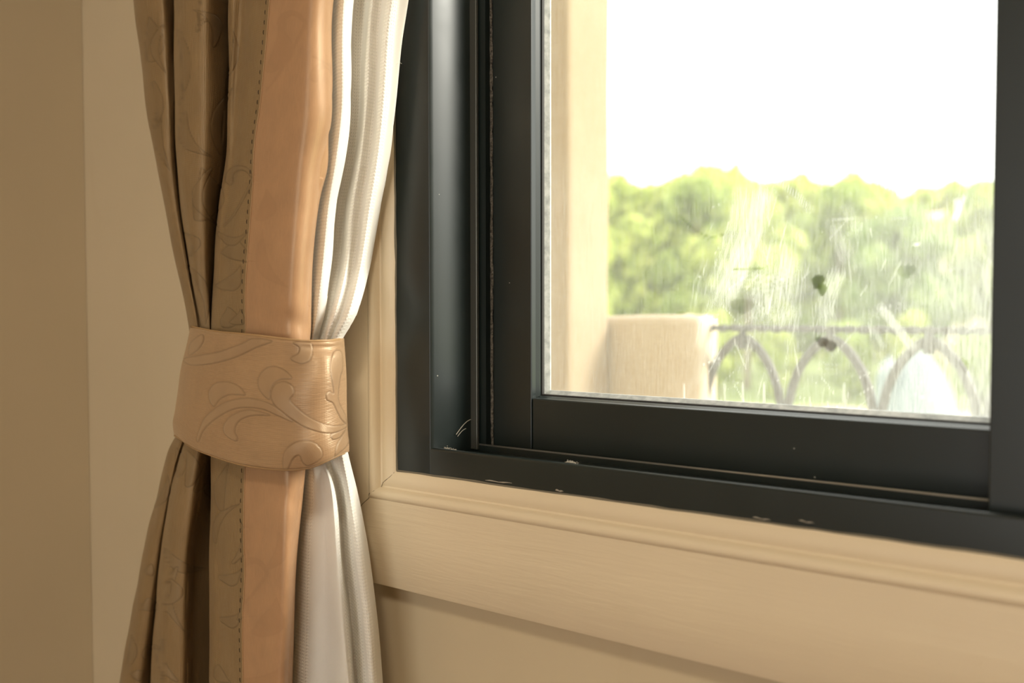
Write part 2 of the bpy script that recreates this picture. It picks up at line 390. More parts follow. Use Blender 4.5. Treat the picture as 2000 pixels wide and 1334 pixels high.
# ------------------------------------------------------------------ setting: room
YF = -0.004                                   # front face of the window frame
XL = px(171, 667, 0.0)                        # corner with the left wall
FX0 = px(783, 700, YF); FX1 = px(847, 700, YF)+0.0094          # left jamb
FZ0 = pz(790, 918, YF); FZ1 = pz(850, 873, YF)          # sill member
FXR = FX0+1.10; FZT = FZ0+1.15
XR, YB, ZC = XL+3.4, -3.9, 2.6
def struct(o): o['kind'] = 'structure'; return o
g = 0.003
m = MB().box(XL-0.2, FX0-g, 0, 0.20, 0, ZC).box(FXR+g, XR+0.2, 0, 0.20, 0, ZC).box(FX0-g, FXR+g, 0, 0.20, 0, FZ0-g).box(FX0-g, FXR+g, 0, 0.20, FZT+g, ZC)
struct(m.build('wall_back', M_wall))
m = MB().box(XL-0.2, XL, YB, -0.0005, 0, ZC)
wl = struct(m.build('wall_left', M_wall))
struct(box('wall_right', XR, XR+0.2, YB, -0.0005, 0, ZC, M_wall))
m = MB().box(XL-0.2, XL+0.7, YB-0.2, YB, 0, ZC).box(XL+2.5, XR+0.2, YB-0.2, YB, 0, ZC).box(XL+0.7, XL+2.5, YB-0.2, YB, 2.15, ZC)  # opening behind the camera added to let sky light fill the room
struct(m.build('wall_front', M_wall))
struct(box('floor', XL-0.2, XR+0.2, YB-0.2, 0.2, -0.12, 0, M_floor))
struct(box('ceiling', XL-0.2, XR+0.2, YB-0.2, 0.2, ZC, ZC+0.12, M_ceil))

# casing: moulded profile (s = distance from frame outwards, n = height off the wall)
PROF = [(0.0, 0.0), (0.0, 0.0095), (0.003, 0.0125), (0.008, 0.0145), (0.0125, 0.0150), (0.0150, 0.0142), (0.0165, 0.0150), (0.0180, 0.0185), (0.0205, 0.0212), (0.0235, 0.0222), (0.0262, 0.0215), (0.0272, 0.0205), (0.030, 0.0205), (0.060, 0.0207),
        (0.1060, 0.0205), (0.1080, 0.0195), (0.1088, 0.0175), (0.1088, 0.0)]
def casing(name, side, mat):
    def pt(s, n, end):
        if side in 'bt':
            sg = -1 if side == 'b' else 1
            z = (FZ0 if side == 'b' else FZT)+sg*s
            x = FX0-s if end == 0 else FXR+s
        else:
            sg = -1 if side == 'l' else 1
            x = (FX0 if side == 'l' else FXR)+sg*s
            z = FZ0-s if end == 0 else FZT+s
        return (x, -n, z)
    v = [pt(s, n, 0) for s, n in PROF]+[pt(s, n, 1) for s, n in PROF]
    k = len(PROF); f = [(i, i+1, k+i+1, k+i) for i in range(k-1)]+[(k-1, 0, k, 2*k-1), tuple(range(k)), tuple(range(2*k-1, k-1, -1))]
    o = obj(name, v, f, mat, smooth=False); recalc(o)
    o.data.shade_smooth()
    es = o.modifiers.new('split', 'EDGE_SPLIT'); es.split_angle = math.radians(38)
    return struct(o)
casing('trim_1', 'l', M_trim_v); tb = casing('trim_2', 'b', M_trim_h); casing('trim_3', 'r', M_trim_v); casing('trim_4', 't', M_trim_h)
# open mitre joint crack at the lower-left corner of the casing
cr = MB(); pts = []
for i in range(30):
    s = 0.002+0.106*i/29; n = np.interp(s, [p[0] for p in PROF[1:]], [p[1] for p in PROF[1:]])
    j = 0.0006*math.sin(i*1.9)+0.0005*random.uniform(-1, 1)
    pts.append((FX0-s+j, -n-0.00005, FZ0-s-j))
cr.tube(pts, [0.00022+0.0002*random.random() for _ in pts], 5)
cr.build('joint_crack', M_crack, tb)
# thin uneven line of sealant between casing and frame
cs = MB()
pts = [(FX0-0.0003+0.0005*random.uniform(-1, 1), -0.0098, FZ0+0.9*i/60) for i in range(61)]
cs.tube(pts, [0.0009+0.0007*random.random() for _ in pts], 6)
pts = [(FX0+0.95*i/60, -0.0098, FZ0-0.0002+0.0004*random.uniform(-1, 1)) for i in range(61)]
cs.tube(pts, [0.0007+0.0005*random.random() for _ in pts], 6)
cs.build('sealant_line', NT('grey_sealant').set(Base_Color=(0.16, 0.14, 0.10, 1), Roughness=0.8).m, tb)

# ------------------------------------------------------------------ window
win = struct(empty('window_1', (FX0, 0, FZ0)))
_r = (919-1000)/F_PX; _d = _F+_r*_R+((667-600)/F_PX)*_U
YRAIL = float(CAM[1]+(FX1-CAM[0])/_d[0]*_d[1])   # depth at which the jamb face is seen at that column: the rail stands there
Y2 = YRAIL+0.012                                     # face of the rear sash
def jamb(x_out, sg):
    yf = YF-0.006; wj = FX1-FX0
    pr = [(0, 0.13), (0, yf), (wj-0.0094, yf), (wj-0.0086, yf+0.0004)]
    for k in range(13):
        t_ = k/12; pr.append((wj-0.0082*(1-t_)**2.0, yf+0.0008+0.045*t_))
    yc_ = YRAIL+0.005; xc_ = wj+px(949, 600, yc_)-FX1
    pr += [(wj, yc_), (xc_, yc_), (xc_, 0.13)]
    vs = [(x_out+sg*a, b, FZ0) for a, b in pr]+[(x_out+sg*a, b, FZT) for a, b in pr]; k = len(pr)
    o = recalc(obj('jamb', vs, [(i, (i+1) % k, k+(i+1) % k, k+i) for i in range(k)]+[tuple(range(k)), tuple(range(2*k-1, k-1, -1))], M_metal, win))
    o.data.shade_smooth(); es = o.modifiers.new('split', 'EDGE_SPLIT'); es.split_angle = math.radians(28)
jamb(FX0, 1); jamb(FXR, -1)
box('head', FX1, FXR-(FX1-FX0), YF-0.006, 0.13, FZT-0.04, FZT, M_metal, win, 0.0008, 2)
# sill member: front face, rounded front lip, channel, second rail
YL2 = Y2-0.0075
zl2 = pz(1040, 879, YL2)
def rnd(yc, zc, r, a0, a1, n=6): return [(yc+r*math.cos(math.radians(a0+(a1-a0)*i/n)), zc+r*math.sin(math.radians(a0+(a1-a0)*i/n))) for i in range(n+1)]
yf_ = YF-0.006
sp = [(yf_, FZ0)]+rnd(yf_+0.0028, FZ1-0.0028, 0.0028, 180, 55, 9)+[(yf_+0.0060, FZ1-0.0012)]+[(yf_+0.0062, FZ1-0.007), (YL2-0.0030, FZ1-0.0075)]+[(YL2-0.0013, FZ1-0.0074)]+rnd(YL2, zl2-0.0012, 0.0012, 180, 0, 14)+[(YL2+0.0015, FZ1-0.0085), (0.13, FZ1-0.0085), (0.13, FZ0)]
xs_ = FX1-0.0088
vs = [(xs_, y, z) for y, z in sp]+[(FXR-(FX1-FX0)+0.0088, y, z) for y, z in sp]; k = len(sp)
o = recalc(obj('sill', vs, [(i, (i+1) % k, k+(i+1) % k, k+i) for i in range(k)]+[tuple(range(k)), tuple(range(2*k-1, k-1, -1))], M_metal, win))
o.data.shade_smooth(); o.modifiers.new('split', 'EDGE_SPLIT').split_angle = math.radians(32)
mb = MB(); mb.tube([(FX1+0.0005, YL2, zl2-0.0004), (FXR-0.075, YL2, zl2-0.0004)], 0.0011, 10)  # thin bright tube standing in for the highlight along the second rail
mb.build('track_rail', NT('rail_highlight').set(Base_Color=(0.42, 0.40, 0.36, 1), Roughness=0.3, Metallic=0.7).m, win, True)
# upright track divider on the jamb, dusty brush seal behind it
xa = px(931, 600, YRAIL)
box('track_rail', FX1-0.001, xa, YRAIL, YRAIL+0.0035, FZ1-0.006, FZT-0.04, M_lip, win, 0.0006)
bs = MB(); pts = []
XS0 = px(963, 600, Y2)                          # left edge of rear sash
n = 160
for i in range(n+1):
    pts.append((XS0-0.0022+0.0006*random.uniform(-1, 1), Y2+0.001, FZ1-0.004+(FZT-0.05-FZ1)*i/n))
bs.tube(pts, [0.0011+0.0009*random.random() for _ in pts], 6)
bs.build('brush_seal', M_brush, win)
def sash(name, x0, x1, y0, y1, z0, zs, xw, zr, with_haze, z1):
    """x0,x1 outer edges; z0 bottom; zs top of bottom rail; xw inner edge of left stile"""
    s = empty(name, (x0, y0, z0), win); s.location = Vector((x0, y0, z0))-Vector(win.location)
    wst = xw-x0
    def part(o): return o
    box('stile', x0, xw, y0, y1, z0, z1, M_metal, s, 0.0009, 2)
    box('stile', x1-wst, x1, y0, y1, z0, z1, M_metal, s, 0.0009, 2)
    box('rail', xw+0.0004, x1-wst-0.0004, y0, y1, z0, zs, M_metal, s, 0.0017, 4)
    box('rail', xw+0.0004, x1-wst-0.0004, y0, y1, z1-wst, z1, M_metal, s, 0.0009, 2)
    # stepped, sloping glazing bead and rubber gasket round the pane, mitred at the corners
    def ring(nm, prof, mat):
        a0, a1, c0, c1 = xw, x1-wst, zs, z1-wst; k = len(prof)
        vs = []
        for (i, y) in prof: vs += [(a0+i, y, c0+i), (a1-i, y, c0+i), (a1-i, y, c1-i), (a0+i, y, c1-i)]
        f = [(4*p+q, 4*p+(q+1) % 4, 4*((p+1) % k)+(q+1) % 4, 4*((p+1) % k)+q) for p in range(k) for q in range(4)]
        return recalc(obj(nm, vs, f, mat, s))
    e = 0.0004
    ring('glazing_bead', [(-e, y0+0.0055), (0.0016, y0+0.0105), (0.0016, y0+0.013), (-e, y0+0.013)], M_metal)
    ring('glazing_gasket', [(-e, y0+0.0132), (0.0028, y0+0.0132), (0.0028, y0+0.016), (-e, y0+0.016)], M_gasket)
    ring('glass_sealant', [(-e, y0+0.0162), (0.0030, y0+0.0162), (0.0062, y0+0.0205), (0.0062, y0+0.0225), (-e, y0+0.0225)], M_seal)
    return s
XS1 = px(1038, 600, Y2); ZS = pz(1042, 778, Y2)
ZB = FZ1-0.0075
X3 = px(1943, 400, 0.012)
rear = sash('rear_sash', XS0, X3+0.075, Y2, Y2+0.026, ZB, ZS, XS1, None, True, FZT-0.045)
X3b = FXR-(FX1-FX0)-0.001
front = sash('front_sash', X3, X3b, 0.006, 0.030, FZ1-0.0065, ZS, X3+0.046, None, False, FZT-0.045)

# pane of the rear sash: smears, wiped streaks, finger marks and scratches as a dirt mask, plus painted haze, on a fine grid
YG = Y2+0.0215
def pane(name, x0, x1, z0, z1, y, parent, nx, nz, dirty):
    xs = np.linspace(x0, x1, nx); zs = np.linspace(z0, z1, nz)
    X, Z = np.meshgrid(xs, zs); pos = np.stack([X, np.full_like(X, y), Z], -1)
    haze = np.full(X.shape, 0.075); blot = np.zeros(X.shape); dusty = np.ones(X.shape)
    if dirty:
        rel = pos-CAM; dz = rel@_F; Uu = 1000+F_PX*(rel@_R)/dz; Vv = 667-F_PX*(rel@_U)/dz   # photo coordinates of each grid point of the pane
        def stroke(pts, wid, a, soft=0.35, hair=0.0, fade=True):
            nonlocal haze
            p = np.array(pts, float); lo = p.min(0)-wid*2; hi = p.max(0)+wid*2
            mk = (Uu > lo[0]) & (Uu < hi[0]) & (Vv > lo[1]) & (Vv < hi[1])
            if not mk.any(): return
            x, y_ = Uu[mk], Vv[mk]
            best = np.full(x.shape, 1e9); T = np.zeros(x.shape); side = np.zeros(x.shape)
            L = np.r_[0, np.cumsum(np.hypot(*np.diff(p, axis=0).T))]; L = L/L[-1]
            for i in range(len(p)-1):
                e = p[i+1]-p[i]; tt = np.clip(((x-p[i, 0])*e[0]+(y_-p[i, 1])*e[1])/(e@e), 0, 1)
                dx = x-p[i, 0]-tt*e[0]; dy = y_-p[i, 1]-tt*e[1]; d = np.hypot(dx, dy)
                k = d < best; best[k] = d[k]; T[k] = (L[i]+tt*(L[i+1]-L[i]))[k]; side[k] = (d*np.sign(dx*e[1]-dy*e[0]))[k]
            s = 1-np.clip((best-wid*(1-soft))/(wid*soft), 0, 1); s = s*s*(3-2*s)
            if fade: s = s*np.clip(np.minimum(T, 1-T)*6, 0, 1)
            if hair:
                ph = rng.uniform(0, 6, 5); fr = rng.uniform(0.5, 2.6, 5)
                hh = sum(np.sin(side*f_+q) for f_, q in zip(fr, ph))/2.2
                s = s*np.clip(1-hair*0.5+hair*0.5*hh, 0, 1.6)
            haze[mk] += 0.6*a*s
        # broad wipes
        stroke([(1470, 350), (1455, 450), (1425, 530), (1395, 610)], 42, 0.30, 0.4, 0.7)
        stroke([(1510, 330), (1480, 430), (1430, 550), (1390, 620)], 26, 0.24, 0.5, 0.8)
        stroke([(1500, 335), (1560, 385), (1590, 420)], 10, 0.25, 0.4, 0.9)
        stroke([(1420, 540), (1500, 560), (1560, 540)], 40, 0.16, 0.8, 0.9)
        stroke([(1520, 470), (1505, 560), (1490, 640)], 45, 0.20, 0.6, 1.0)
        stroke([(1560, 500), (1545, 600), (1530, 650)], 30, 0.20, 0.6, 1.0)
        stroke([(1575, 400), (1600, 480), (1640, 530)], 22, -0.05, 0.5, 0.6)
        stroke([(1625, 430), (1640, 480), (1655, 520)], 16, 0.18, 0.5, 0.8)
        stroke([(1640, 520), (1610, 600), (1625, 640)], 22, 0.26, 0.5, 1.0)
        stroke([(1690, 400), (1725, 470)], 14, -0.04, 0.5, 0.6)
        stroke([(1712, 590), (1760, 650), (1790, 690)], 11, 0.36, 0.45, 0.5)
        stroke([(1700, 640), (1730, 680)], 8, 0.20, 0.5, 0.6)
        stroke([(1775, 560), (1805, 600), (1825, 640)], 11, -0.05, 0.5, 0.3)
        stroke([(1868, 385), (1872, 410), (1862, 435)], 9, 0.5, 0.5, 0.2)
        stroke([(1885, 378), (1868, 425)], 6, 0.4, 0.5)
        for k in range(26):
            a0 = rng.uniform(1360, 1700); b0 = rng.uniform(380, 680); an = rng.normal(1.9, 0.5); ln = rng.uniform(40, 130)
            stroke([(a0, b0), (a0+math.cos(an)*ln*0.5+rng.normal(0, 6), b0+math.sin(an)*ln*0.5), (a0+math.cos(an)*ln, b0+math.sin(an)*ln)], rng.uniform(6, 22), rng.uniform(0.05, 0.16), 0.6, 1.0)
        for k in range(14):
            a0 = rng.uniform(1380, 1760); b0 = rng.uniform(600, 740); an = rng.normal(-0.5, 0.5); ln = rng.uniform(40, 120)
            stroke([(a0, b0), (a0+math.cos(an)*ln, b0+math.sin(an)*ln)], rng.uniform(8, 22), rng.uniform(0.04, 0.12), 0.6, 1.0)
        # fine scratches
        for k in range(90):
            a0 = rng.uniform(1380, 1920); b0 = rng.uniform(380, 800); an = rng.normal(1.9, 0.7); ln = rng.uniform(15, 70)
            stroke([(a0, b0), (a0+math.cos(an)*ln, b0+math.sin(an)*ln)], 1.5, rng.uniform(0.15, 0.4), 0.9)
        stroke([(1772, 482), (1800, 475), (1835, 473)], 2.2, 0.6, 0.9); stroke([(1610, 430), (1650, 428), (1780, 425)], 1.8, 0.22, 0.9)
        for x_ in (1336, 1415, 1450, 1492, 1648): stroke([(x_, 745), (x_+1, 792)], 4, 0.30, 0.8)  # faint upright white marks low on the pane
        # veil that thickens towards the right edge
        haze += 0.17*np.clip((Uu-1640)/300, 0, 1)**1.6*np.clip((Vv-250)/250, 0, 1)
        haze += 0.04*np.clip((Vv-280)/100, 0, 1)+0.07*np.clip((Uu-1330)/200, 0, 1)*np.clip((Vv-330)/100, 0, 1)  # added haze that pales the trees behind the pane
        haze = np.clip(haze, 0.015, 0.8)
        dusty = 0.25+0.75*np.clip((Uu-1150)/350, 0, 1)
        dusty *= np.clip((Vv-300)/80, 0, 1)
        def bl(c, rx, ry, rot, a):
            nonlocal blot
            ca, sa = math.cos(rot), math.sin(rot); dx = Uu-c[0]; dy = Vv-c[1]
            d = np.sqrt(((dx*ca+dy*sa)/rx)**2+((-dx*sa+dy*ca)/ry)**2)+0.12*np.sin(np.arctan2(dy, dx)*3)
            k = np.clip((1.0-d)/0.25, 0, 1); blot = np.maximum(blot, 0.48*a*k); haze[k > 0] *= 1-0.9*a
        bl((1598, 550), 12, 15, 0.3, 0.75); bl((1606, 565), 9, 11, 0, 0.75)
        bl((1606, 667), 13, 10, 0.4, 0.65); bl((1622, 675), 14, 10, 0.4, 0.65)
        bl((1450, 598), 22, 14, 0.1, 0.28); bl((1770, 530), 18, 13, -0.2, 0.32); bl((1883, 712), 9, 14, -0.4, 0.4)
        def darkline(pts, wid, a):
            nonlocal blot
            p = catmull(np.array(pts, float), 8); d = seg_dist(Uu, Vv, p, False); blot = np.maximum(blot, a*np.clip(1.3-d/wid, 0, 1))
        darkline([(1325, 420), (1360, 450), (1390, 463), (1420, 455)], 1.6, 0.5)
        darkline([(1433, 526), (1470, 526), (1500, 521)], 1.8, 0.55)
        darkline([(1320, 610), (1400, 620)], 1.2, 0.5)
        darkline([(1350, 455), (1400, 475)], 1.2, 0.3)
    o = grid(name, pos, M_glass, parent, {'haze': haze, 'blot': blot, 'dusty': dusty}, None, smooth=False)
    return o
gx0, gx1 = XS1, X3+0.075-(XS1-XS0)
pane('glass_pane', gx0, gx1, ZS, FZT-0.045-(XS1-XS0), YG, rear, 640, 560, True)
pane('glass_pane', X3+0.046, X3b-0.046, ZS, FZT-0.045-0.046, 0.0225, front, 8, 8, False)

# dust gathered at the corner and along the track, scuffs
def dust(name, pts, r, cnt, parent):
    mb = MB()
    for k in range(cnt):
        i = random.randrange(len(pts)); p = Vector(pts[i]); q = p+Vector((random.gauss(0, r), random.gauss(0, r*0.3), abs(random.gauss(0, r*0.3))))
        s = random.uniform(0.0002, 0.0007)
        mb.add([q+Vector((s, 0, 0)), q+Vector((-s, s, 0)), q+Vector((-s, -s, 0)), q+Vector((0, 0, s))], [(0, 1, 3), (1, 2, 3), (2, 0, 3), (0, 2, 1)])
    return tag(mb.build(name, M_dust, parent), kind='stuff')
dust('corner_dust', [(FX1+0.002, 0.004, FZ1-0.005), (FX1+0.004, 0.008, FZ1-0.004), (FX1+0.001, 0.003, FZ1-0.002)], 0.0022, 260, win)
dust('track_dust', [(FX1+0.01+0.5*i/200, 0.0025, FZ1-0.0056) for i in range(200)], 0.0012, 420, win)
dust('track_dust', [(px(1120, 893, 0.0)+0.006*i/10, -0.0055, FZ1+0.0002) for i in range(10)], 0.002, 90, win)
sc = MB()
scp = [(FX1+0.0002, 0.016+0.022*s, FZ1+0.010+0.012*math.sin(s*1.5)) for s in np.linspace(0, 1, 9)]
sc.tube(scp, 0.00035, 5)
sc.tube([(FX1+0.0002, 0.018+0.012*s, FZ1+0.008+0.006*math.sin(s*1.5)) for s in np.linspace(0, 1, 7)], 0.0003, 5)
sc.build('scuff_mark', M_dust, win)
def chip(u0, v0, u1, v1, r):
    a = P(u0, v0, YF-0.006); b = P(u1, v1, YF-0.006)
    mb = MB(); q = [a+(b-a)*s+np.array([0, 0, 0.0003*math.sin(9*s)]) for s in np.linspace(0, 1, 7)]
    mb.tube(q, [r*0.3, r, r*0.8, r*0.5, r, r*0.6, r*0.2], 5); mb.build('paint_chip', M_dust, win)
chip(948, 938, 1000, 944, 0.0006); chip(1085, 957, 1100, 960, 0.0008); chip(1470, 1010, 1505, 1016, 0.0005); chip(1560, 1016, 1590, 1022, 0.0005)

# ------------------------------------------------------------------ curtains
KV = {}
def table(rows, vq):
    """rows: list of (v, [(u, y), ...]) -> arrays (len(vq), nf) by smooth interpolation in v"""
    vs = np.array([r[0] for r in rows], float); A = np.array([r[1] for r in rows], float)   # (k, nf, 2)
    out = np.zeros((len(vq),)+A.shape[1:])
    # monotone-ish cubic (Catmull-Rom, non-uniform)
    for i, q in enumerate(vq):
        k = int(np.clip(np.searchsorted(vs, q)-1, 0, len(vs)-2)); h = vs[k+1]-vs[k]; s = np.clip((q-vs[k])/h, 0, 1)
        d0 = (A[k+1]-A[k-1])/(vs[k+1]-vs[k-1]) if k > 0 else (A[k+1]-A[k])/h
        d1 = (A[k+2]-A[k])/(vs[k+2]-vs[k]) if k+2 < len(vs) else (A[k+1]-A[k])/h
        h00 = 2*s**3-3*s*s+1; h10 = s**3-2*s*s+s; h01 = -2*s**3+3*s*s; h11 = s**3-s*s
        out[i] = h00*A[k]+h10*h*d0+h01*A[k+1]+h11*h*d1
    return out
# drape: features from hidden back edge over the folds to the seam, then the satin facing
#         back           left edge      crest          slope         valley         fold-2 edge   crest          mid           dark slope    valley        fold-3 edge   crest         crease         strip         seam          satin mid     satin mid2     bend          turn          hidden
D = [
 (-760, [(420, -.030), (190, -.050), (215, -.082), (265, -.080), (320, -.040), (318, -.080), (340, -.108), (400, -.104), (445, -.080), (506, -.018), (476, -.082), (488, -.102), (515, -.094), (560, -.110), (605, -.116), (650, -.122), (700, -.122), (740, -.104), (752, -.078), (725, -.050)]),
 (0,   [(420, -.030), (267, -.055), (283, -.082), (318, -.080), (352, -.040), (340, -.082), (358, -.108), (402, -.104), (432, -.080), (490, -.018), (447, -.082), (456, -.100), (472, -.094), (497, -.110), (528, -.116), (565, -.122), (610, -.122), (642, -.106), (655, -.080), (630, -.052)]),
 (200, [(420, -.030), (290, -.055), (305, -.082), (330, -.078), (352, -.042), (341, -.082), (362, -.108), (402, -.104), (434, -.080), (460, -.036), (447, -.082), (452, -.098), (458, -.096), (482, -.110), (509, -.117), (552, -.124), (600, -.123), (638, -.106), (654, -.080), (628, -.052)]),
 (300, [(420, -.030), (307, -.055), (320, -.082), (334, -.078), (350, -.044), (344, -.082), (366, -.106), (400, -.103), (430, -.080), (452, -.040), (441, -.084), (447, -.098), (455, -.098), (472, -.110), (498, -.117), (545, -.124), (592, -.122), (628, -.105), (643, -.080), (618, -.052)]),
 (400, [(430, -.030), (326, -.055), (336, -.080), (344, -.078), (356, -.050), (352, -.080), (372, -.104), (398, -.101), (420, -.080), (438, -.044), (427, -.086), (433, -.099), (443, -.101), (462, -.110), (490, -.117), (535, -.124), (582, -.122), (614, -.106), (627, -.080), (605, -.052)]),
 (520, [(440, -.035), (350, -.058), (358, -.079), (364, -.079), (370, -.064), (370, -.082), (384, -.101), (400, -.098), (413, -.082), (426, -.052), (418, -.088), (424, -.100), (434, -.104), (454, -.111), (483, -.118), (527, -.125), (572, -.124), (602, -.109), (613, -.084), (595, -.056)]),
 (640, [(450, -.040), (373, -.060), (380, -.080), (386, -.081), (391, -.076), (393, -.086), (400, -.096), (408, -.096), (412, -.088), (418, -.070), (414, -.092), (419, -.102), (429, -.107), (450, -.113), (479, -.118), (522, -.124), (566, -.122), (597, -.108), (609, -.086), (590, -.060)]),
 (760, [(450, -.045), (385, -.066), (390, -.084), (395, -.086), (399, -.083), (401, -.088), (405, -.096), (409, -.098), (413, -.092), (418, -.078), (416, -.094), (420, -.103), (430, -.108), (450, -.113), (479, -.117), (520, -.120), (562, -.118), (592, -.106), (604, -.086), (588, -.062)]),
 (880, [(450, -.040), (335, -.060), (341, -.082), (350, -.084), (358, -.076), (354, -.084), (366, -.098), (388, -.098), (402, -.086), (420, -.056), (412, -.090), (418, -.102), (430, -.108), (450, -.113), (478, -.117), (520, -.120), (562, -.118), (590, -.106), (602, -.084), (580, -.058)]),
 (960, [(440, -.035), (313, -.056), (320, -.082), (330, -.082), (340, -.062), (333, -.082), (350, -.102), (376, -.100), (394, -.080), (424, -.040), (411, -.088), (417, -.102), (430, -.108), (449, -.114), (477, -.118), (520, -.124), (563, -.121), (585, -.108), (594, -.084), (572, -.056)]),
 (1080, [(440, -.030), (285, -.055), (295, -.083), (308, -.080), (322, -.052), (314, -.082), (336, -.107), (362, -.103), (384, -.078), (470, -.014), (411, -.088), (417, -.104), (430, -.109), (449, -.114), (477, -.119), (520, -.126), (560, -.123), (576, -.108), (584, -.084), (562, -.056)]),
 (1200, [(440, -.030), (263, -.055), (275, -.084), (292, -.080), (312, -.044), (302, -.082), (328, -.109), (358, -.104), (382, -.078), (470, -.014), (410, -.088), (417, -.104), (430, -.109), (449, -.114), (476, -.119), (518, -.126), (555, -.124), (570, -.110), (578, -.084), (556, -.056)]),
 (1334, [(440, -.030), (240, -.055), (253, -.085), (274, -.080), (306, -.040), (295, -.082), (324, -.110), (356, -.104), (382, -.078), (470, -.014), (410, -.088), (417, -.104), (430, -.109), (449, -.114), (475, -.119), (516, -.126), (550, -.124), (565, -.110), (573, -.084), (550, -.056)]),
 (2300, [(440, -.030), (170, -.055), (185, -.085), (215, -.080), (258, -.040), (245, -.082), (285, -.110), (330, -.104), (362, -.078), (466, -.014), (402, -.088), (412, -.104), (430, -.109), (449, -.114), (475, -.119), (516, -.126), (540, -.124), (555, -.110), (563, -.084), (540, -.056)]),
]
SEAM = 14
VR = np.concatenate([np.linspace(-740, -100, 40), np.linspace(-90, 1420, 1010), np.linspace(1440, 2250, 50)])
T = table(D, VR)
def rows_to_sheet(F, vr, nsub):
    """per row: world points of the features, spline across; returns pos, and photo u"""
    pts = P(F[..., 0], np.repeat(vr[:, None], F.shape[1], 1), F[..., 1])      # (nr, nf, 3)
    out = []; nf = F.shape[1]
    for i in range(nf-1):
        p0 = pts[:, max(i-1, 0)]; p1 = pts[:, i]; p2 = pts[:, i+1]; p3 = pts[:, min(i+2, nf-1)]
        ns = nsub[i] if hasattr(nsub, '__len__') else nsub
        # centripetal-like tangents keep the tight folds from overshooting
        d01 = np.linalg.norm(p1-p0, axis=1)[:, None]**.5+1e-6; d12 = np.linalg.norm(p2-p1, axis=1)[:, None]**.5+1e-6; d23 = np.linalg.norm(p3-p2, axis=1)[:, None]**.5+1e-6
        m1 = (p2-p1)+d12*((p1-p0)/d01-(p2-p0)/(d01+d12)) if i > 0 else (p2-p1)
        m2 = (p2-p1)+d12*((p3-p2)/d23-(p3-p1)/(d12+d23)) if i+2 < nf else (p2-p1)
        for s in np.linspace(0, 1, ns, endpoint=False):
            out.append((2*s**3-3*s*s+1)*p1+(s**3-2*s*s+s)*m1+(-2*s**3+3*s*s)*p2+(s**3-s*s)*m2)
    out.append(pts[:, -1]); return np.stack(out, 1)
def to_photo(pos):
    rel = pos-CAM; dz = rel@_F
    return 1000+F_PX*(rel@_R)/dz, 667-F_PX*(rel@_U)/dz
def normals(pos):
    a = np.gradient(pos, axis=0); b = np.gradient(pos, axis=1); n = np.cross(b, a); n /= np.linalg.norm(n, axis=2, keepdims=True)+1e-12
    n[(n@_F) > 0] *= -1
    return n
def cloth_uv(pos, ref):
    du = np.linalg.norm(np.diff(pos[ref], axis=0), axis=1); U = np.r_[0, np.cumsum(du)]
    return np.stack([np.broadcast_to(U, pos.shape[:2]), pos[..., 2]], -1)
def extend(pos, ztop, zbot):
    top = pos[0].copy(); top[:, 2] = ztop; bot = pos[-1].copy(); bot[:, 2] = zbot
    return np.concatenate([top[None], pos, bot[None]], 0)
def wrinkle(pos, amp):
    x = pos[..., 0]; z = pos[..., 2]
    d = amp*(np.sin(z*38+x*60)*np.sin(z*17-x*22+1.3)+0.6*np.sin(z*71+x*33+2.0)*np.sin(x*90+z*11))
    return d

# figured leaf scrolls of the weave, drawn in the frame of the photo on the front of the folds
def comma(cx, cy, r, tail, flip=1, rot=0.0):
    # tapered scroll: a stem running into a round curl
    c0 = np.array([tail[0]*flip, tail[1]], float); cl = [c0, c0*0.72+np.array([r*0.55*flip, 0])]
    for k in range(9):
        a = math.pi*(-0.05+1.25*k/8); cl.append(np.array([math.cos(a)*r*flip, -math.sin(a)*r])*(1-0.045*k))
    cl = catmull(np.array(cl), 4); n = len(cl); tg = np.gradient(cl, axis=0); tg /= np.hypot(*tg.T)[:, None]+1e-9
    nn = np.stack([-tg[:, 1], tg[:, 0]], 1); q = np.linspace(0, 1, n); wd = r*(0.06+0.30*q**1.3)
    wd = wd*np.sqrt(np.clip((1-q)*9, 0.05, 1))
    p = np.concatenate([cl+nn*wd[:, None], (cl-nn*wd[:, None])[::-1]])[::2]
    c, s_ = math.cos(rot), math.sin(rot)
    return [(cx+x*c-y*s_, cy+x*s_+y*c) for x, y in p]
def leafpoly(x0, y0, x1, y1, wd, bend=0.2):
    a = np.array([x0, y0], float); b = np.array([x1, y1], float); d = b-a; nrm = np.array([-d[1], d[0]])/np.hypot(*d)
    L = []; R = []
    for s in (0, .15, .35, .6, .8, 1):
        c = a+d*s+nrm*bend*np.hypot(*d)*math.sin(math.pi*s); w_ = wd*(math.sin(math.pi*min(1, s*0.85+0.08))**0.8)*(1-0.75*s**3)
        L.append(c+nrm*w_); R.append(c-nrm*w_)
    return L+R[::-1]
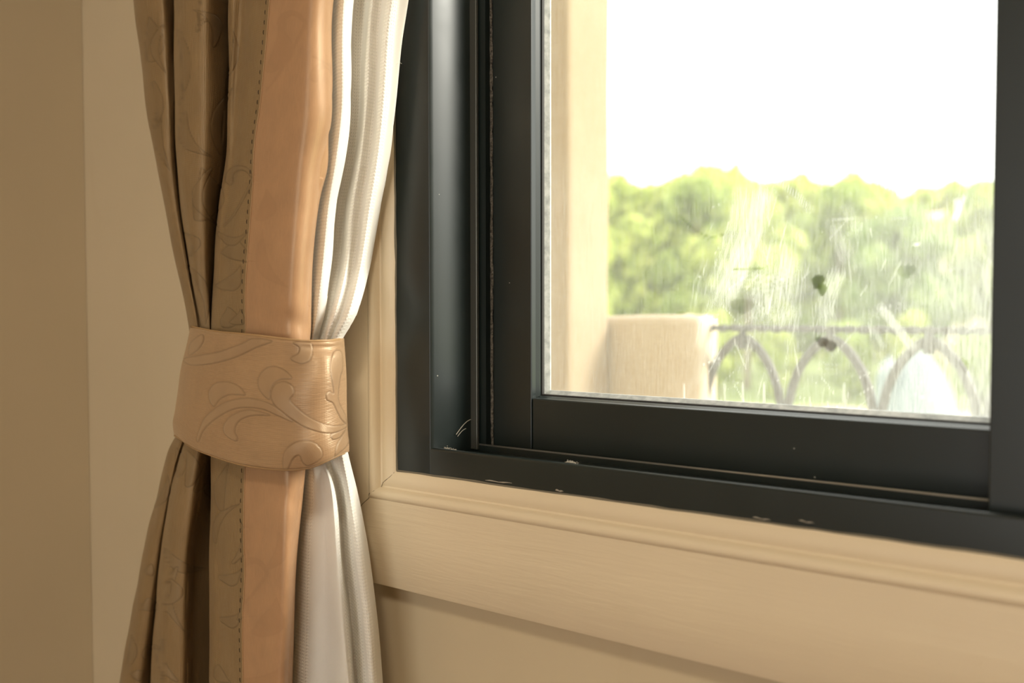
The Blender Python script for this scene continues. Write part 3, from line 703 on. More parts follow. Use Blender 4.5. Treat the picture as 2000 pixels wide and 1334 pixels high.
SH_D = [
 comma(466, 350, 26, (-30, 92)), leafpoly(432, 300, 452, 175, 12, -0.15), leafpoly(440, 500, 462, 465, 28, 0.5), leafpoly(425, 455, 482, 455, 10, 0.3),
 leafpoly(392, 430, 395, 330, 33, 0.15), leafpoly(360, 220, 412, 305, 14, 0.25), leafpoly(412, 330, 424, 440, 12, 0.3),
 comma(410, 58, 24, (10, -70), -1), leafpoly(420, 90, 380, 20, 12, 0.3), leafpoly(348, 60, 352, 200, 10, -0.1),
 leafpoly(296, 120, 292, 35, 20, 0.1), leafpoly(318, 50, 322, 140, 9, 0.2), leafpoly(312, 210, 330, 330, 9, 0.1), leafpoly(300, 160, 306, 250, 8, -.1),
 leafpoly(372, 500, 360, 455, 9, 0.4), leafpoly(366, 520, 402, 630, 10, -0.15), leafpoly(440, 640, 446, 600, 20, 0.2), leafpoly(452, 632, 470, 605, 12, 0.3), leafpoly(424, 560, 470, 520, 16, 0.25), leafpoly(448, 145, 455, 60, 7, .1),
 leafpoly(350, 930, 345, 875, 12, 0.1), leafpoly(368, 950, 366, 880, 16, 0.15), leafpoly(382, 960, 400, 905, 10, 0.1), leafpoly(300, 990, 328, 930, 9, 0.15),
 leafpoly(322, 1075, 400, 1110, 12, 0.2), leafpoly(345, 1110, 358, 1230, 10, 0.2), leafpoly(330, 1180, 332, 1130, 14, 0.3), leafpoly(300, 1120, 282, 1115, 12, 0.3), leafpoly(308, 1185, 274, 1190, 14, 0.2),
 comma(298, 1280, 20, (14, 50)), leafpoly(345, 1330, 318, 1250, 9, -0.2), leafpoly(258, 1320, 280, 1310, 12, 0.2), leafpoly(252, 1300, 256, 1240, 9, .1),
 leafpoly(432, 997, 446, 905, 12, -0.1), leafpoly(420, 1060, 466, 985, 8, -0.2), leafpoly(428, 1128, 472, 1112, 13, 0.3), leafpoly(430, 1210, 472, 1195, 13, 0.3), leafpoly(455, 1100, 470, 1020, 9, 0.2), leafpoly(424, 1300, 450, 1334, 12, 0.2), leafpoly(466, 1210, 470, 1165, 8, .2)]
SH_S = [leafpoly(525, 140, 545, 45, 22, 0.2), comma(568, 48, 26, (-50, 130)), comma(632, 150, 26, (-22, -40)), leafpoly(505, 430, 520, 370, 18, .2), leafpoly(510, 470, 560, 560, 14, .2),
        comma(490, 1120, 30, (-30, 70), 1), leafpoly(500, 1240, 540, 1170, 26, .2), leafpoly(480, 1334, 560, 1290, 24, .3), leafpoly(525, 1110, 545, 1040, 14, .2)]

nsub = [6, 10, 16, 16, 8, 6, 14, 22, 20, 12, 8, 8, 14, 22]
dpos = rows_to_sheet(T[:, :SEAM+1], VR, nsub)
nrm = normals(dpos); dpos = dpos+nrm*wrinkle(dpos, 0.0007)[..., None]
U_, V_ = to_photo(dpos)
sd = sdf_of(U_, V_, SH_D); front_ok = np.ones(sd.shape); front_ok[:, :6] = 0
mot = np.clip(sd/2.0+0.5, 0, 1)*front_ok; edg = np.exp(-(sd/1.05)**2)*front_ok
dpos = dpos+nrm*(0.00025*mot-0.00042*edg)[..., None]
uvd = cloth_uv(dpos, 300)
curtain = empty('brown_curtain', (px(440, 1334, -.09), -.09, 0.0))
tag(curtain, 'olive-brown leaf-pattern curtain with a copper satin edge, gathered by the tieback', 'curtain')
def ext(a): return np.concatenate([a[:1], a, a[-1:]], 0)
uvx = np.concatenate([uvd[:1], uvd, uvd[-1:]], 0); pe = extend(dpos, ZC-0.012, 0.012); uvx[..., 1] = pe[..., 2]
grid('damask_panel', pe, M_damask, curtain, {'motif': ext(mot), 'outline': ext(edg)}, uvx)
# satin facing: starts at the seam a hair under the damask, rolls round to its hidden edge
nsub = [18, 26, 26, 18, 12]
Fs = T[:, SEAM:].copy()
spos = rows_to_sheet(Fs, VR, nsub)
for _ in range(90): spos[:, 1:-1] = 0.25*spos[:, :-2]+0.5*spos[:, 1:-1]+0.25*spos[:, 2:]
nrs = normals(spos)
z_ = spos[..., 2]; col_ = np.linspace(0, 1, spos.shape[1])[None]
# soft buckles where the photo shows the highlight swelling and pinching
U_, V_ = to_photo(spos)
sm_ = lambda e0, e1: (lambda q: q*q*(3-2*q))(np.clip((col_-e0)/(e1-e0), 0, 1))
bk = 0.0022*np.exp(-((V_-235)/50)**2)*sm_(0.3, 0.9)-0.0022*np.exp(-((V_-330)/40)**2)*sm_(0.3, 0.95)
bk += -0.0018*np.exp(-((V_-(612+35*col_))/20)**2)*sm_(0.15, 0.5)*(1-sm_(0.55, 0.95))
bk += -0.0016*np.exp(-((V_-955-40*col_)/24)**2)*sm_(0, 0.3)*(1-sm_(0.5, 0.8))+0.0005*np.sin(V_/55)*sm_(0, 1)
spos = spos+nrs*bk[..., None]
spos = spos+(dpos[:, -1]-spos[:, 0])[:, None]*np.exp(-col_/0.06)[..., None]
sd = sdf_of(U_, V_, SH_S); mos = np.clip(sd/2.5+0.5, 0, 1)*0.9; eds = np.exp(-(sd/1.8)**2)*0.10
uvs = cloth_uv(spos, 300)
uvx = np.concatenate([uvs[:1], uvs, uvs[-1:]], 0); pe = extend(spos, ZC-0.012, 0.012); uvx[..., 1] = pe[..., 2]
so = grid('satin_border', pe, M_satin, curtain, {'motif': ext(mos), 'outline': ext(eds)}, uvx); so['label'] = 'plain copper satin facing along the leading edge'
# seam: folded lip of the damask and a row of stitches set back from it
sm = dpos[:, -1]; sn = nrm[:, -1]
mb = MB(); mb.tube([tuple(p) for p in (sm+sn*0.0003)[38:1054:4]], 0.0006, 6); mb.build('seam_piping', M_piping, curtain, True)
mb = MB(); a = dpos[:, -6]; an = nrm[:, -6]
step = 13
for i in range(36, 1052, step):
    q = a[i]+an[i]*0.0003; q2 = a[i+5]+an[i+5]*0.0003+np.array([0.0004, 0, 0])
    mb.tube([q-an[i]*0.0006, q, (q+q2)/2+an[i]*0.00025, q2, q2-an[i]*0.0006], [0.0002, 0.0003, 0.00032, 0.0003, 0.0002], 5)
tag(mb.build('stitching', M_thread, curtain), kind='stuff')['label'] = 'row of dark stitches along the seam'

# sheer
#          hidden        edge by satin   crest         white fold edge recess        slope        crest          valley       crest         valley       outer edge    turned back
SHT = [
 (-760, [(690, -0.0560), (715, -0.0745), (760, -0.0800), (800, -0.0700), (795, -0.0480), (825, -0.0400), (850, -0.0560), (875, -0.0500), (900, -0.0580), (925, -0.0480), (952, -0.0400), (935, -0.0300)]),
 (0, [(630, -0.0560), (650, -0.0745), (672, -0.0800), (690, -0.0720), (690, -0.0480), (712, -0.0400), (728, -0.0560), (745, -0.0480), (765, -0.0580), (781, -0.0500), (797, -0.0420), (785, -0.0300)]),
 (200, [(628, -0.0560), (648, -0.0745), (668, -0.0800), (684, -0.0720), (684, -0.0480), (700, -0.0400), (716, -0.0580), (732, -0.0480), (748, -0.0600), (761, -0.0500), (773, -0.0420), (762, -0.0300)]),
 (300, [(618, -0.0560), (638, -0.0745), (658, -0.0800), (675, -0.0720), (675, -0.0480), (690, -0.0420), (706, -0.0600), (722, -0.0500), (738, -0.0620), (750, -0.0520), (762, -0.0440), (750, -0.0300)]),
 (400, [(600, -0.0560), (622, -0.0745), (642, -0.0800), (657, -0.0720), (657, -0.0500), (672, -0.0460), (690, -0.0640), (706, -0.0540), (722, -0.0660), (733, -0.0560), (744, -0.0460), (732, -0.0320)]),
 (520, [(592, -0.0560), (610, -0.0745), (630, -0.0800), (646, -0.0740), (648, -0.0560), (660, -0.0540), (676, -0.0720), (690, -0.0620), (704, -0.0730), (714, -0.0620), (722, -0.0520), (708, -0.0380)]),
 (610, [(590, -0.0620), (606, -0.0780), (620, -0.0830), (632, -0.0800), (636, -0.0660), (645, -0.0660), (656, -0.0800), (668, -0.0700), (682, -0.0780), (692, -0.0680), (699, -0.0580), (686, -0.0440)]),
 (670, [(588, -0.0640), (604, -0.0820), (610, -0.0860), (617, -0.0840), (622, -0.0740), (629, -0.0760), (637, -0.0850), (645, -0.0780), (654, -0.0820), (661, -0.0740), (667, -0.0640), (655, -0.0500)]),
 (760, [(586, -0.0640), (602, -0.0820), (608, -0.0860), (615, -0.0840), (620, -0.0760), (627, -0.0780), (635, -0.0850), (643, -0.0800), (652, -0.0820), (658, -0.0740), (663, -0.0660), (650, -0.0500)]),
 (860, [(584, -0.0620), (600, -0.0800), (610, -0.0860), (620, -0.0840), (628, -0.0740), (637, -0.0760), (646, -0.0860), (655, -0.0790), (663, -0.0830), (669, -0.0750), (675, -0.0640), (662, -0.0480)]),
 (960, [(576, -0.0600), (592, -0.0795), (612, -0.0835), (632, -0.0840), (648, -0.0900), (656, -0.0700), (664, -0.0620), (674, -0.0780), (682, -0.0820), (690, -0.0740), (697, -0.0600), (684, -0.0440)]),
 (1080, [(566, -0.0600), (582, -0.0795), (606, -0.0835), (634, -0.0840), (658, -0.0920), (668, -0.0700), (674, -0.0560), (688, -0.0760), (700, -0.0820), (711, -0.0740), (721, -0.0580), (706, -0.0400)]),
 (1200, [(558, -0.0600), (575, -0.0795), (602, -0.0835), (636, -0.0840), (668, -0.0940), (680, -0.0700), (686, -0.0520), (703, -0.0750), (716, -0.0820), (727, -0.0740), (736, -0.0570), (720, -0.0380)]),
 (1334, [(552, -0.0600), (570, -0.0795), (600, -0.0835), (640, -0.0840), (680, -0.0960), (692, -0.0700), (698, -0.0500), (714, -0.0750), (728, -0.0830), (739, -0.0740), (748, -0.0560), (732, -0.0360)]),
 (2300, [(545, -0.0600), (565, -0.0795), (620, -0.0835), (690, -0.0840), (750, -0.0960), (770, -0.0700), (778, -0.0500), (800, -0.0750), (820, -0.0830), (835, -0.0740), (845, -0.0560), (825, -0.0360)]),
]
# the gathered cloth leans towards the window as it goes right, so every pleat catches daylight
for v_, f_ in SHT:
    for k in range(3, 12):
        u0_, y0_ = f_[k]; mid = -0.052 if v_ <= 520 else (-0.074 if v_ <= 900 else -0.072)
        y1_ = mid+(y0_-mid)*(0.62 if k < 10 else 1.0)+(0.022 if v_ <= 520 else 0.004 if v_ <= 900 else 0.018)*(k-3)/7
        f_[k] = (u0_, min(y1_, -0.0265))
T2 = table(SHT, VR)
ns = [8, 16, 14, 8, 12, 14, 14, 14, 14, 14, 8]
hpos = rows_to_sheet(T2, VR, ns)
nr_ = normals(hpos); hpos = hpos+nr_*(wrinkle(hpos, 0.0006))[..., None]
uvh = cloth_uv(hpos, 400); L = uvh[0, :, 0]
ic = np.r_[0, np.cumsum(ns)]
def bandat(c, w_): return np.clip((w_-np.abs(L-c))/0.0015+0.5, 0, 1)
bd = np.zeros_like(L)
for f_, w_ in ((1.55, 0.0085), (4.9, 0.004), (6.3, 0.0075), (8.2, 0.0085)):
    k = int(f_); c = L[int(ic[k]+(f_-k)*ns[k])]; bd = np.maximum(bd, bandat(c, w_))
band = np.broadcast_to(bd, hpos.shape[:2])
beads = np.maximum(0, np.sin(hpos[..., 2]*2*math.pi/0.0030))*np.maximum(0, np.sin(uvh[..., 0]*2*math.pi/0.0034))
hpos = hpos+nr_*(0.0003*beads*band)[..., None]
sheer_o = empty('sheer_curtain', (px(690, 1334, -.07), -.06, 0.0))
tag(sheer_o, 'white translucent sheer curtain with stitched lace stripes, between the satin edge and the window', 'curtain')
uvx = np.concatenate([uvh[:1], uvh, uvh[-1:]], 0); pe = extend(hpos, ZC-0.012, 0.012); uvx[..., 1] = pe[..., 2]
grid('voile_panel', pe, M_sheer, sheer_o, {'band': ext(band), 'rows': ext(band)}, uvx)
e0 = P(777, 125, -.040); mb = MB()
mb.tube([e0+np.array(q) for q in ((-.002, 0, 0), (.002, -.001, .0002), (.005, -.002, -.0001), (.0075, -.003, -.0016))], 0.00012, 5); mb.build('loose_thread', M_fibre, sheer_o)

# tieback: one closed band round the bunched cloth
A_N, W_N = 250, 210
a_ = np.linspace(0, 1, A_N); al = (1-np.cos(np.pi*a_))/2; al = 0.55*al+0.45*a_
w_ = np.linspace(0, 1, W_N)
Lc = catmull([(372, 638), (363, 680), (353, 720), (347, 765), (341, 805), (337, 826), (340, 850)], 8)
Rc = catmull([(672, 661), (675, 700), (677, 740), (677.5, 790), (679, 840), (682, 868), (682, 882)], 8)
Tc = catmull([(372, 638), (420, 647), (480, 653), (540, 661), (600, 667), (640, 667), (672, 661)], 8)
Bc = catmull([(340, 850), (370, 874), (410, 891), (470, 909), (545, 919), (610, 914), (682, 882)], 8)
def arc(c, s):
    d = np.r_[0, np.cumsum(np.hypot(*np.diff(c, axis=0).T))]; d /= d[-1]
    return np.stack([np.interp(s, d, c[:, 0]), np.interp(s, d, c[:, 1])], -1)
Lp, Rp, Tp, Bp = arc(Lc, w_), arc(Rc, w_), arc(Tc, al), arc(Bc, al)
# Coons patch in the photo frame, then pushed to its real depth
W, A = np.meshgrid(w_, al, indexing='ij')
C = (1-A)[..., None]*Lp[:, None]+A[..., None]*Rp[:, None]+(1-W)[..., None]*Tp[None]+W[..., None]*Bp[None] \
    - ((1-A)*(1-W))[..., None]*Tp[0]-(A*(1-W))[..., None]*Tp[-1]-((1-A)*W)[..., None]*Bp[0]-(A*W)[..., None]*Bp[-1]
ang = np.pi*a_[None]
yy = -0.084-(0.054+0.006*np.sin(np.pi*W))*np.sin(np.clip(ang, 0, np.pi))**0.75+0.0*W
yy = yy-0.006*np.clip(A-0.5, 0, 1)*np.sin(np.pi*A)
# soft dents
yy += 0.0022*np.exp(-((C[..., 0]-590)/60)**2-((C[..., 1]-735)/60)**2)-0.0025*np.exp(-((C[..., 0]-560)/70)**2-((C[..., 1]-870)/30)**2)
yy += 0.0025*np.exp(-((C[..., 0]-470)/50)**2-((C[..., 1]-705)/18)**2)+0.0012*np.sin(C[..., 1]/23+C[..., 0]/60)
yy += 0.003*np.exp(-((C[..., 0]-640)/40)**2-((C[..., 1]-680)/12)**2)
tpos = P(C[..., 0], C[..., 1], yy)
nt = normals(tpos)
Zm = lambda pts: [(200+x/3.3333, 600+y/3.3333) for x, y in pts]
SH_T = [Zm(p) for p in [
 [(1590, 762), (1540, 772), (1480, 772), (1400, 745), (1320, 700), (1255, 645), (1222, 605), (1246, 560), (1236, 515), (1200, 488), (1160, 486), (1118, 510), (1098, 560), (1105, 610), (1140, 660), (1230, 728), (1320, 782), (1420, 815), (1500, 820), (1575, 792)],
 [(1232, 465), (1200, 420), (1140, 388), (1080, 390), (1030, 430), (1012, 490), (1030, 550), (1085, 602), (1092, 550), (1115, 500), (1160, 470)],
 [(1238, 747), (1180, 690), (1100, 635), (1000, 600), (900, 595), (800, 620), (720, 670), (665, 725), (635, 790), (615, 850), (620, 876), (632, 862), (660, 800), (720, 740), (800, 688), (880, 658), (960, 655), (1050, 668), (1130, 703)],
 [(930, 572), (900, 525), (850, 495), (790, 485), (730, 500), (695, 550), (700, 610), (728, 645), (765, 600), (820, 572), (880, 570)],
 [(1092, 706), (1020, 680), (940, 670), (870, 690), (815, 730), (788, 785), (800, 830), (840, 862), (872, 872), (880, 850), (863, 815), (868, 775), (895, 738), (945, 714), (1010, 704)],
 [(1178, 1050), (1180, 960), (1220, 900), (1290, 870), (1370, 880), (1420, 920), (1432, 965), (1400, 1005), (1340, 1032), (1305, 1015), (1280, 965), (1240, 990), (1210, 1050)],
 [(1240, 232), (1280, 262), (1272, 300), (1225, 330), (1250, 355), (1300, 368), (1345, 350), (1365, 300), (1360, 240), (1300, 225)],
 [(562, 308), (572, 240), (620, 190), (655, 180), (658, 220), (630, 268), (585, 303)],
 [(530, 335), (640, 312), (760, 290), (900, 240), (980, 205), (1105, 222), (1000, 265), (880, 322), (760, 358), (640, 377), (560, 372)],
 [(1500, 300), (1530, 280), (1560, 300), (1566, 400), (1552, 450), (1538, 550), (1542, 620), (1578, 700), (1586, 755), (1555, 730), (1528, 680), (1500, 625), (1462, 605), (1455, 570), (1480, 550), (1505, 560), (1490, 450), (1482, 380)],
 [(1582, 792), (1535, 812), (1490, 832), (1500, 862), (1545, 848)],
 [(1592, 800), (1602, 870), (1582, 915), (1522, 965), (1512, 975), (1528, 900), (1568, 830)]]]
sd = sdf_of(C[..., 0], C[..., 1], SH_T, 7)
mt = np.clip(sd/1.4+0.5, 0, 1); et = np.exp(-(sd/1.15)**2)
tpos = tpos+nt*(0.00035*mt-0.00040*et)[..., None]
# hemmed edges: roll the last millimetres inwards
hem = np.clip(1-np.minimum(w_, 1-w_)*W_N/5.0, 0, 1)[:, None, None]
tpos = tpos-nt*(0.0022*hem**2*np.clip(np.minimum(a_, 1-a_)*14, 0, 1)[None, :, None])
# back of the loop
bk_a = np.linspace(0, 1, 42)[1:-1]
l_, r_ = tpos[:, 0], tpos[:, -1]
back = []
for s in bk_a:
    k_ = 0.5-0.5*math.cos(math.pi*s); cu = C[:, -1]+(C[:, 0]-C[:, -1])*(0.012+0.976*k_)
    back.append(P(cu[:, 0], cu[:, 1], -0.084+0.054*math.sin(math.pi*s)**0.75))
loop = np.concatenate([tpos, np.stack(back, 1)], 1)
inner = loop.copy(); cen = np.array([tpos[..., 0].mean(), -.08, 0])
zpad = lambda a: np.concatenate([a, np.zeros((W_N, len(bk_a)))], 1)
# turned edges top and bottom give the band thickness
def inset(row, k):
    q = loop[row].copy(); q[:, :2] = q[:, :2]+(cen[:2]-q[:, :2])*k; return q
full = np.concatenate([inset(1, .07)[None], inset(0, .03)[None], loop, inset(-1, .03)[None], inset(-2, .07)[None]], 0)
padr = lambda a: np.concatenate([a[:1], a[:1], a, a[-1:], a[-1:]], 0)
uu = np.r_[0, np.cumsum(np.linalg.norm(np.diff(loop[100], axis=0), axis=1))]
uvt = np.stack([np.broadcast_to(uu, full.shape[:2]), np.broadcast_to(np.linspace(.1, 0, full.shape[0])[:, None], full.shape[:2])], -1)
tie = grid('curtain_tieback', full, M_band, None, {'motif': padr(zpad(mt)), 'outline': padr(zpad(et))}, uvt, closed=True)
tag(tie, 'wide bronze tieback band with embossed leaf scrolls wrapped around both curtains', 'tieback')
# hems
for nm, r0 in (('hem', 0), ('hem', -1)):
    mb = MB(); mb.tube([tuple(p) for p in loop[r0][2:A_N-10:3]], 0.0011, 8); mb.build(nm, M_piping, tie, True)

# ------------------------------------------------------------------ outside
YP = 0.75                                       # plane of the balcony parapet and railing
zbal = -0.02
XPL = px(1110, 400, YP)
_r = (1191-1000)/F_PX; _d = _F+_r*_R; YB2 = float(CAM[1]+(XPL-CAM[0])/_d[0]*_d[1])      # rear corner of the pillar
YW = YB2-0.002                                  # face of the low parapet
XPR = XPL; ZPT = pz(1280, 616, YW); XPE = px(1366, 640, YW)
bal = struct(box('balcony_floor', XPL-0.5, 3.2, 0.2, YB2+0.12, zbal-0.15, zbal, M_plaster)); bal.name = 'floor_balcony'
pil = MB(); n = 40; rows_ = []
m = MB()
def rough_wall(name, x0, x1, y0, y1, z0, z1, seedv, amp=0.004, bev=0.012, mat=None):
    bm = bmesh.new(); bmesh.ops.create_cube(bm, size=1)
    for v_ in bm.verts: v_.co = Vector(((x0+x1)/2+v_.co.x*(x1-x0), (y0+y1)/2+v_.co.y*(y1-y0), (z0+z1)/2+v_.co.z*(z1-z0)))
    bmesh.ops.bevel(bm, geom=bm.edges[:], offset=bev, segments=3, affect='EDGES', profile=0.5)
    bmesh.ops.subdivide_edges(bm, edges=[e for e in bm.edges if e.calc_length() > 0.08], cuts=14, use_grid_fill=True)
    from mathutils import noise
    for v_ in bm.verts:
        q = v_.co*6+Vector((seedv, 0, 0)); v_.co += Vector((noise.noise(q), noise.noise(q+Vector((9, 0, 0))), noise.noise(q+Vector((0, 9, 0)))))*amp
    me = bpy.data.meshes.new(name); bm.to_mesh(me); bm.free(); me.shade_smooth()
    return link(name, me, mat or M_plaster)
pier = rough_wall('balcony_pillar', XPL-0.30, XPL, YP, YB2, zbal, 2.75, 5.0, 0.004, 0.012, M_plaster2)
tag(pier, 'tall peach plaster pillar outside the window, at the left end of the low balcony wall', 'pillar')
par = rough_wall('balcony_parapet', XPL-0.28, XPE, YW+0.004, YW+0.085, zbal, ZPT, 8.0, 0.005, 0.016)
tag(par, 'low peach plaster balcony wall joining the pillar to the iron railing', 'low wall')
# rounded end post of the parapet with its overhanging cap
mb = MB(); pr = []
zt = pz(1385, 642, YW+.02); zb_ = zbal
def r_at(z):
    return 0.021+0.004*math.sin((z-zb_)*11)-0.012*max(0, 1-(zt-z)/0.02)
xp = px(1356, 700, YW+.045)
zz = list(np.linspace(zb_, zt-0.03, 24))+list(np.linspace(zt-0.018, zt, 6))
ring_pts = [(xp+0.004*math.sin(z*9), YW+0.045, z) for z in zz]
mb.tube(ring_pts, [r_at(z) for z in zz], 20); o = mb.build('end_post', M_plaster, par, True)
mb = MB(); cz = ZPT-0.009
mb.tube([(px(1330, 625, YW+.045), YW+.045, cz), (px(1345, 625, YW+.045), YW+.045, cz), (px(1368, 632, YW+.045), YW+.045, cz-.002), (px(1377, 634, YW+.045), YW+.045, cz-.005)], [0.011, 0.0125, 0.011, 0.004], 16)
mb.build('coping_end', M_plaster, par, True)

# wrought-iron railing: twisted top rail, pointed arches
YRL = YW+0.045
rail = empty('balcony_railing', (XPE, YRL, zbal)); tag(rail, 'weathered iron balcony railing with pointed arches under a twisted top rail', 'railing')
zr0 = pz(1400, 640, YRL); zr1 = pz(1930, 648, YRL); zr = (zr0+zr1)/2
xr0 = px(1352, 640, YRL)
mb = MB(); pts = []; n = 420
for i in range(n+1):
    x = xr0+1.9*i/n; a = x*2*math.pi/0.050
    pts.append((x, YRL+0.0030*math.sin(a), zr+0.0030*math.cos(a)))
mb.tube(pts, 0.0042, 10)
pts = [(x, YRL-0.0030*math.sin(x*2*math.pi/0.050), zr-0.0030*math.cos(x*2*math.pi/0.050)) for x in np.linspace(xr0, xr0+1.9, n+1)]
mb.tube(pts, 0.0040, 8); mb.build('top_rail', M_iron, rail, True)
mb = MB().box(xr0, xr0+1.9, YRL-.008, YRL+.008, zbal+.08, zbal+.10); mb.build('bottom_rail', M_iron, rail)
ap = [px(1450, 655, YRL), px(1620, 660, YRL), px(1815, 664, YRL)]
p_ = (ap[2]-ap[0])/2
ap = [ap[0], ap[0]+p_, ap[0]+2*p_, ap[0]+3*p_, ap[0]+4*p_, ap[0]+5*p_]
zap = pz(1450, 660, YRL)
hw = (px(1527, 780, YRL)-px(1390, 780, YRL))/2
zfoot = pz(1460, 800, YRL)
for k, xc in enumerate(ap):
    if xc+hw > xr0+1.9: break
    for sgn in (-1, 1):
        prof = [(0.0, 0.0), (0.25, 0.095), (0.50, 0.24), (0.71, 0.42), (0.87, 0.64), (0.95, 0.82), (1.0, 1.0)]
        pts = [(xc+sgn*(0.006+hw*s), YRL+0.001*sgn, zap-(zap-zfoot)*q) for s, q in prof]
        pts += [(xc+sgn*(0.006+hw*1.01), YRL, zfoot-0.06), (xc+sgn*(0.006+hw*0.98), YRL, zfoot-0.25), (xc+sgn*hw*0.98, YRL, zbal+0.09)]
        mb = MB(); mb.tube(catmull(pts, 6), 0.0080, 10); mb.build('arch_bar', M_iron, rail, True)
    mb = MB(); mb.tube([(xc, YRL, zap-.02), (xc, YRL, zap-.008), (xc, YRL, zap+.004), (xc, YRL, zr)], [0.008, 0.0105, 0.008, 0.0055], 10); mb.build('arch_collar', M_iron, rail, True)

# ground falls away beyond the balcony
ZG = -1.2
struct(box('garden_lawn', -90, 40, 1.6, 70, ZG-0.3, ZG, M_grass)).name = 'floor_garden'
def gp(u, dist):     # ground point in the direction of pixel column u
    r = (u-1000)/F_PX; D_ = _F+r*_R; D_ = D_/np.hypot(D_[0], D_[1]); return CAM[0]+D_[0]*dist, CAM[1]+D_[1]*dist
bmv = []; x0, y0 = gp(1590, 17.0); x1, y1 = gp(2080, 17.0); x2, y2 = gp(2080, 22.6); x3, y3 = gp(1610, 22.6)
mb = MB(); mb.add([(x0, y0, ZG+.02), (x1, y1, ZG+.02), (x2, y2, ZG+.02), (x3, y3, ZG+.02), (x0, y0, ZG-.05), (x1, y1, ZG-.05), (x2, y2, ZG-.05), (x3, y3, ZG-.05)], [(0, 1, 2, 3), (7, 6, 5, 4), (0, 4, 5, 1), (1, 5, 6, 2), (2, 6, 7, 3), (3, 7, 4, 0)])
ob = mb.build('soil_patch', M_soil); tag(ob, 'bare orange soil strip on the ground below the trees at right', 'soil')

def tree(name, x, y, h, rad, mat, nleaf, lab, sq=1.0, seed=0, trunk_h=0.25, size=0.15):
    r2 = np.random.default_rng(seed)
    t_ = empty(name, (x, y, ZG)); tag(t_, lab, 'tree', 'blurred trees beyond the garden')
    nb = 16; cents = []
    for k in range(nb):
        a = r2.uniform(0, 2*np.pi); rr = rad*math.sqrt(r2.uniform(0, 1))*0.8; zz = h*r2.uniform(trunk_h*0.5+0.1, 0.86)
        lim = math.sqrt(max(0.3, 1-((zz/h-0.5)/0.66)**2)); cents.append((math.cos(a)*rr*lim, math.sin(a)*rr*lim, zz, rad*r2.uniform(0.28, 0.5)))
    cents.append((0, 0, h*0.85, rad*0.35))
    vs = np.zeros((nleaf*4, 3)); ci = r2.integers(0, len(cents), nleaf); cc = np.array(cents)[ci]
    d = r2.normal(size=(nleaf, 3)); d /= np.linalg.norm(d, axis=1)[:, None]
    cpos = cc[:, :3]+d*(cc[:, 3]*r2.uniform(0.75, 1.05, nleaf))[:, None]*np.array([1, 1, 0.85])
    cpos[:, 2] = np.clip(cpos[:, 2], 0.05, None)
    nn = d+r2.normal(scale=0.55, size=(nleaf, 3)); nn /= np.linalg.norm(nn, axis=1)[:, None]
    t1 = np.cross(nn, r2.normal(size=(nleaf, 3))); t1 /= np.linalg.norm(t1, axis=1)[:, None]; t2 = np.cross(nn, t1)
    s = (size*r2.uniform(0.7, 1.3, nleaf))[:, None]
    for k, (a, b) in enumerate(((-1, 0), (0, -0.6), (1, 0), (0, 0.6))): vs[k::4] = cpos+t1*s*a+t2*s*b
    me = bpy.data.meshes.new('foliage'); nq = nleaf
    me.vertices.add(nq*4); me.vertices.foreach_set('co', vs.reshape(-1).astype(np.float32))
    me.loops.add(nq*4); me.loops.foreach_set('vertex_index', np.arange(nq*4, dtype=np.int32))
    me.polygons.add(nq); me.polygons.foreach_set('loop_start', np.arange(0, nq*4, 4, dtype=np.int32)); me.update(calc_edges=True)
    o = bpy.data.objects.new('foliage', me); COL.objects.link(o); me.materials.append(mat); o.parent = t_; o['kind'] = 'stuff'
    mb = MB(); mb.tube([(0, 0, -0.05), (0.05, 0, h*0.3), (0, 0.05, h*0.7)], [rad*0.07, rad*0.05, rad*0.02], 8)
    o = bpy.data.objects.new('trunk', bpy.data.meshes.new('trunk')); COL.objects.link(o)
    o.data.from_pydata([tuple(p) for p in mb.v], [], mb.f); o.data.materials.append(M_bark); o.parent = t_
    return t_
KIND = ['mid-green', 'lime-green', 'dark-green']
i = 0
ORD = ['nearest the balcony pillar', 'second from the balcony pillar', 'third from the balcony pillar', 'fourth from the balcony pillar', 'fifth from the balcony pillar', 'sixth from the balcony pillar', 'seventh from the balcony pillar', 'eighth from the balcony pillar', 'ninth from the balcony pillar', 'tenth from the balcony pillar', 'eleventh from the balcony pillar']
HOR = 667-F_PX*math.tan(PITCH)
def ht(u, v, dist): return (HOR-v)/F_PX*dist/math.sqrt(1+((u-1000)/F_PX)**2)+CAM[2]-ZG
TOP = [(1000, 345), (1140, 345), (1200, 330), (1260, 352), (1330, 330), (1400, 318), (1435, 312), (1465, 345), (1520, 345), (1570, 330), (1610, 372), (1660, 332), (1700, 352), (1760, 378), (1850, 352), (1920, 358), (2000, 350), (2300, 340)]
def topv(u): return float(np.interp(u, [p[0] for p in TOP], [p[1] for p in TOP]))
for rname, dist, rad, step, u0, n_, drop, nl, cat in (('front', 27.0, 1.5, 4.15, 1165, 5, 18, 9000, 'tree'), ('middle', 31.2, 1.6, 4.4, 1090, 6, 0, 9000, 'tree'), ('rear', 35.6, 1.75, 5.0, 1130, 6, 2, 8000, 'tree')):
    for k in range(n_):
        u = u0+k*(step+0.06)/dist*F_PX*(1+0.40*((u0+k*220-1000)/F_PX)**2)
        x, y = gp(u, dist); h = ht(u, topv(u)+drop-6, dist); kd = [1, 0, 2, 1, 0, 1, 2][(k*2+i) % 7]
        tree('leafy_tree', x, y, h*1.03, rad, M_leaf[kd], nl, '%s tree in the %s row of the blurred wood, %s' % (KIND[kd], rname, ORD[k]), seed=i); i += 1
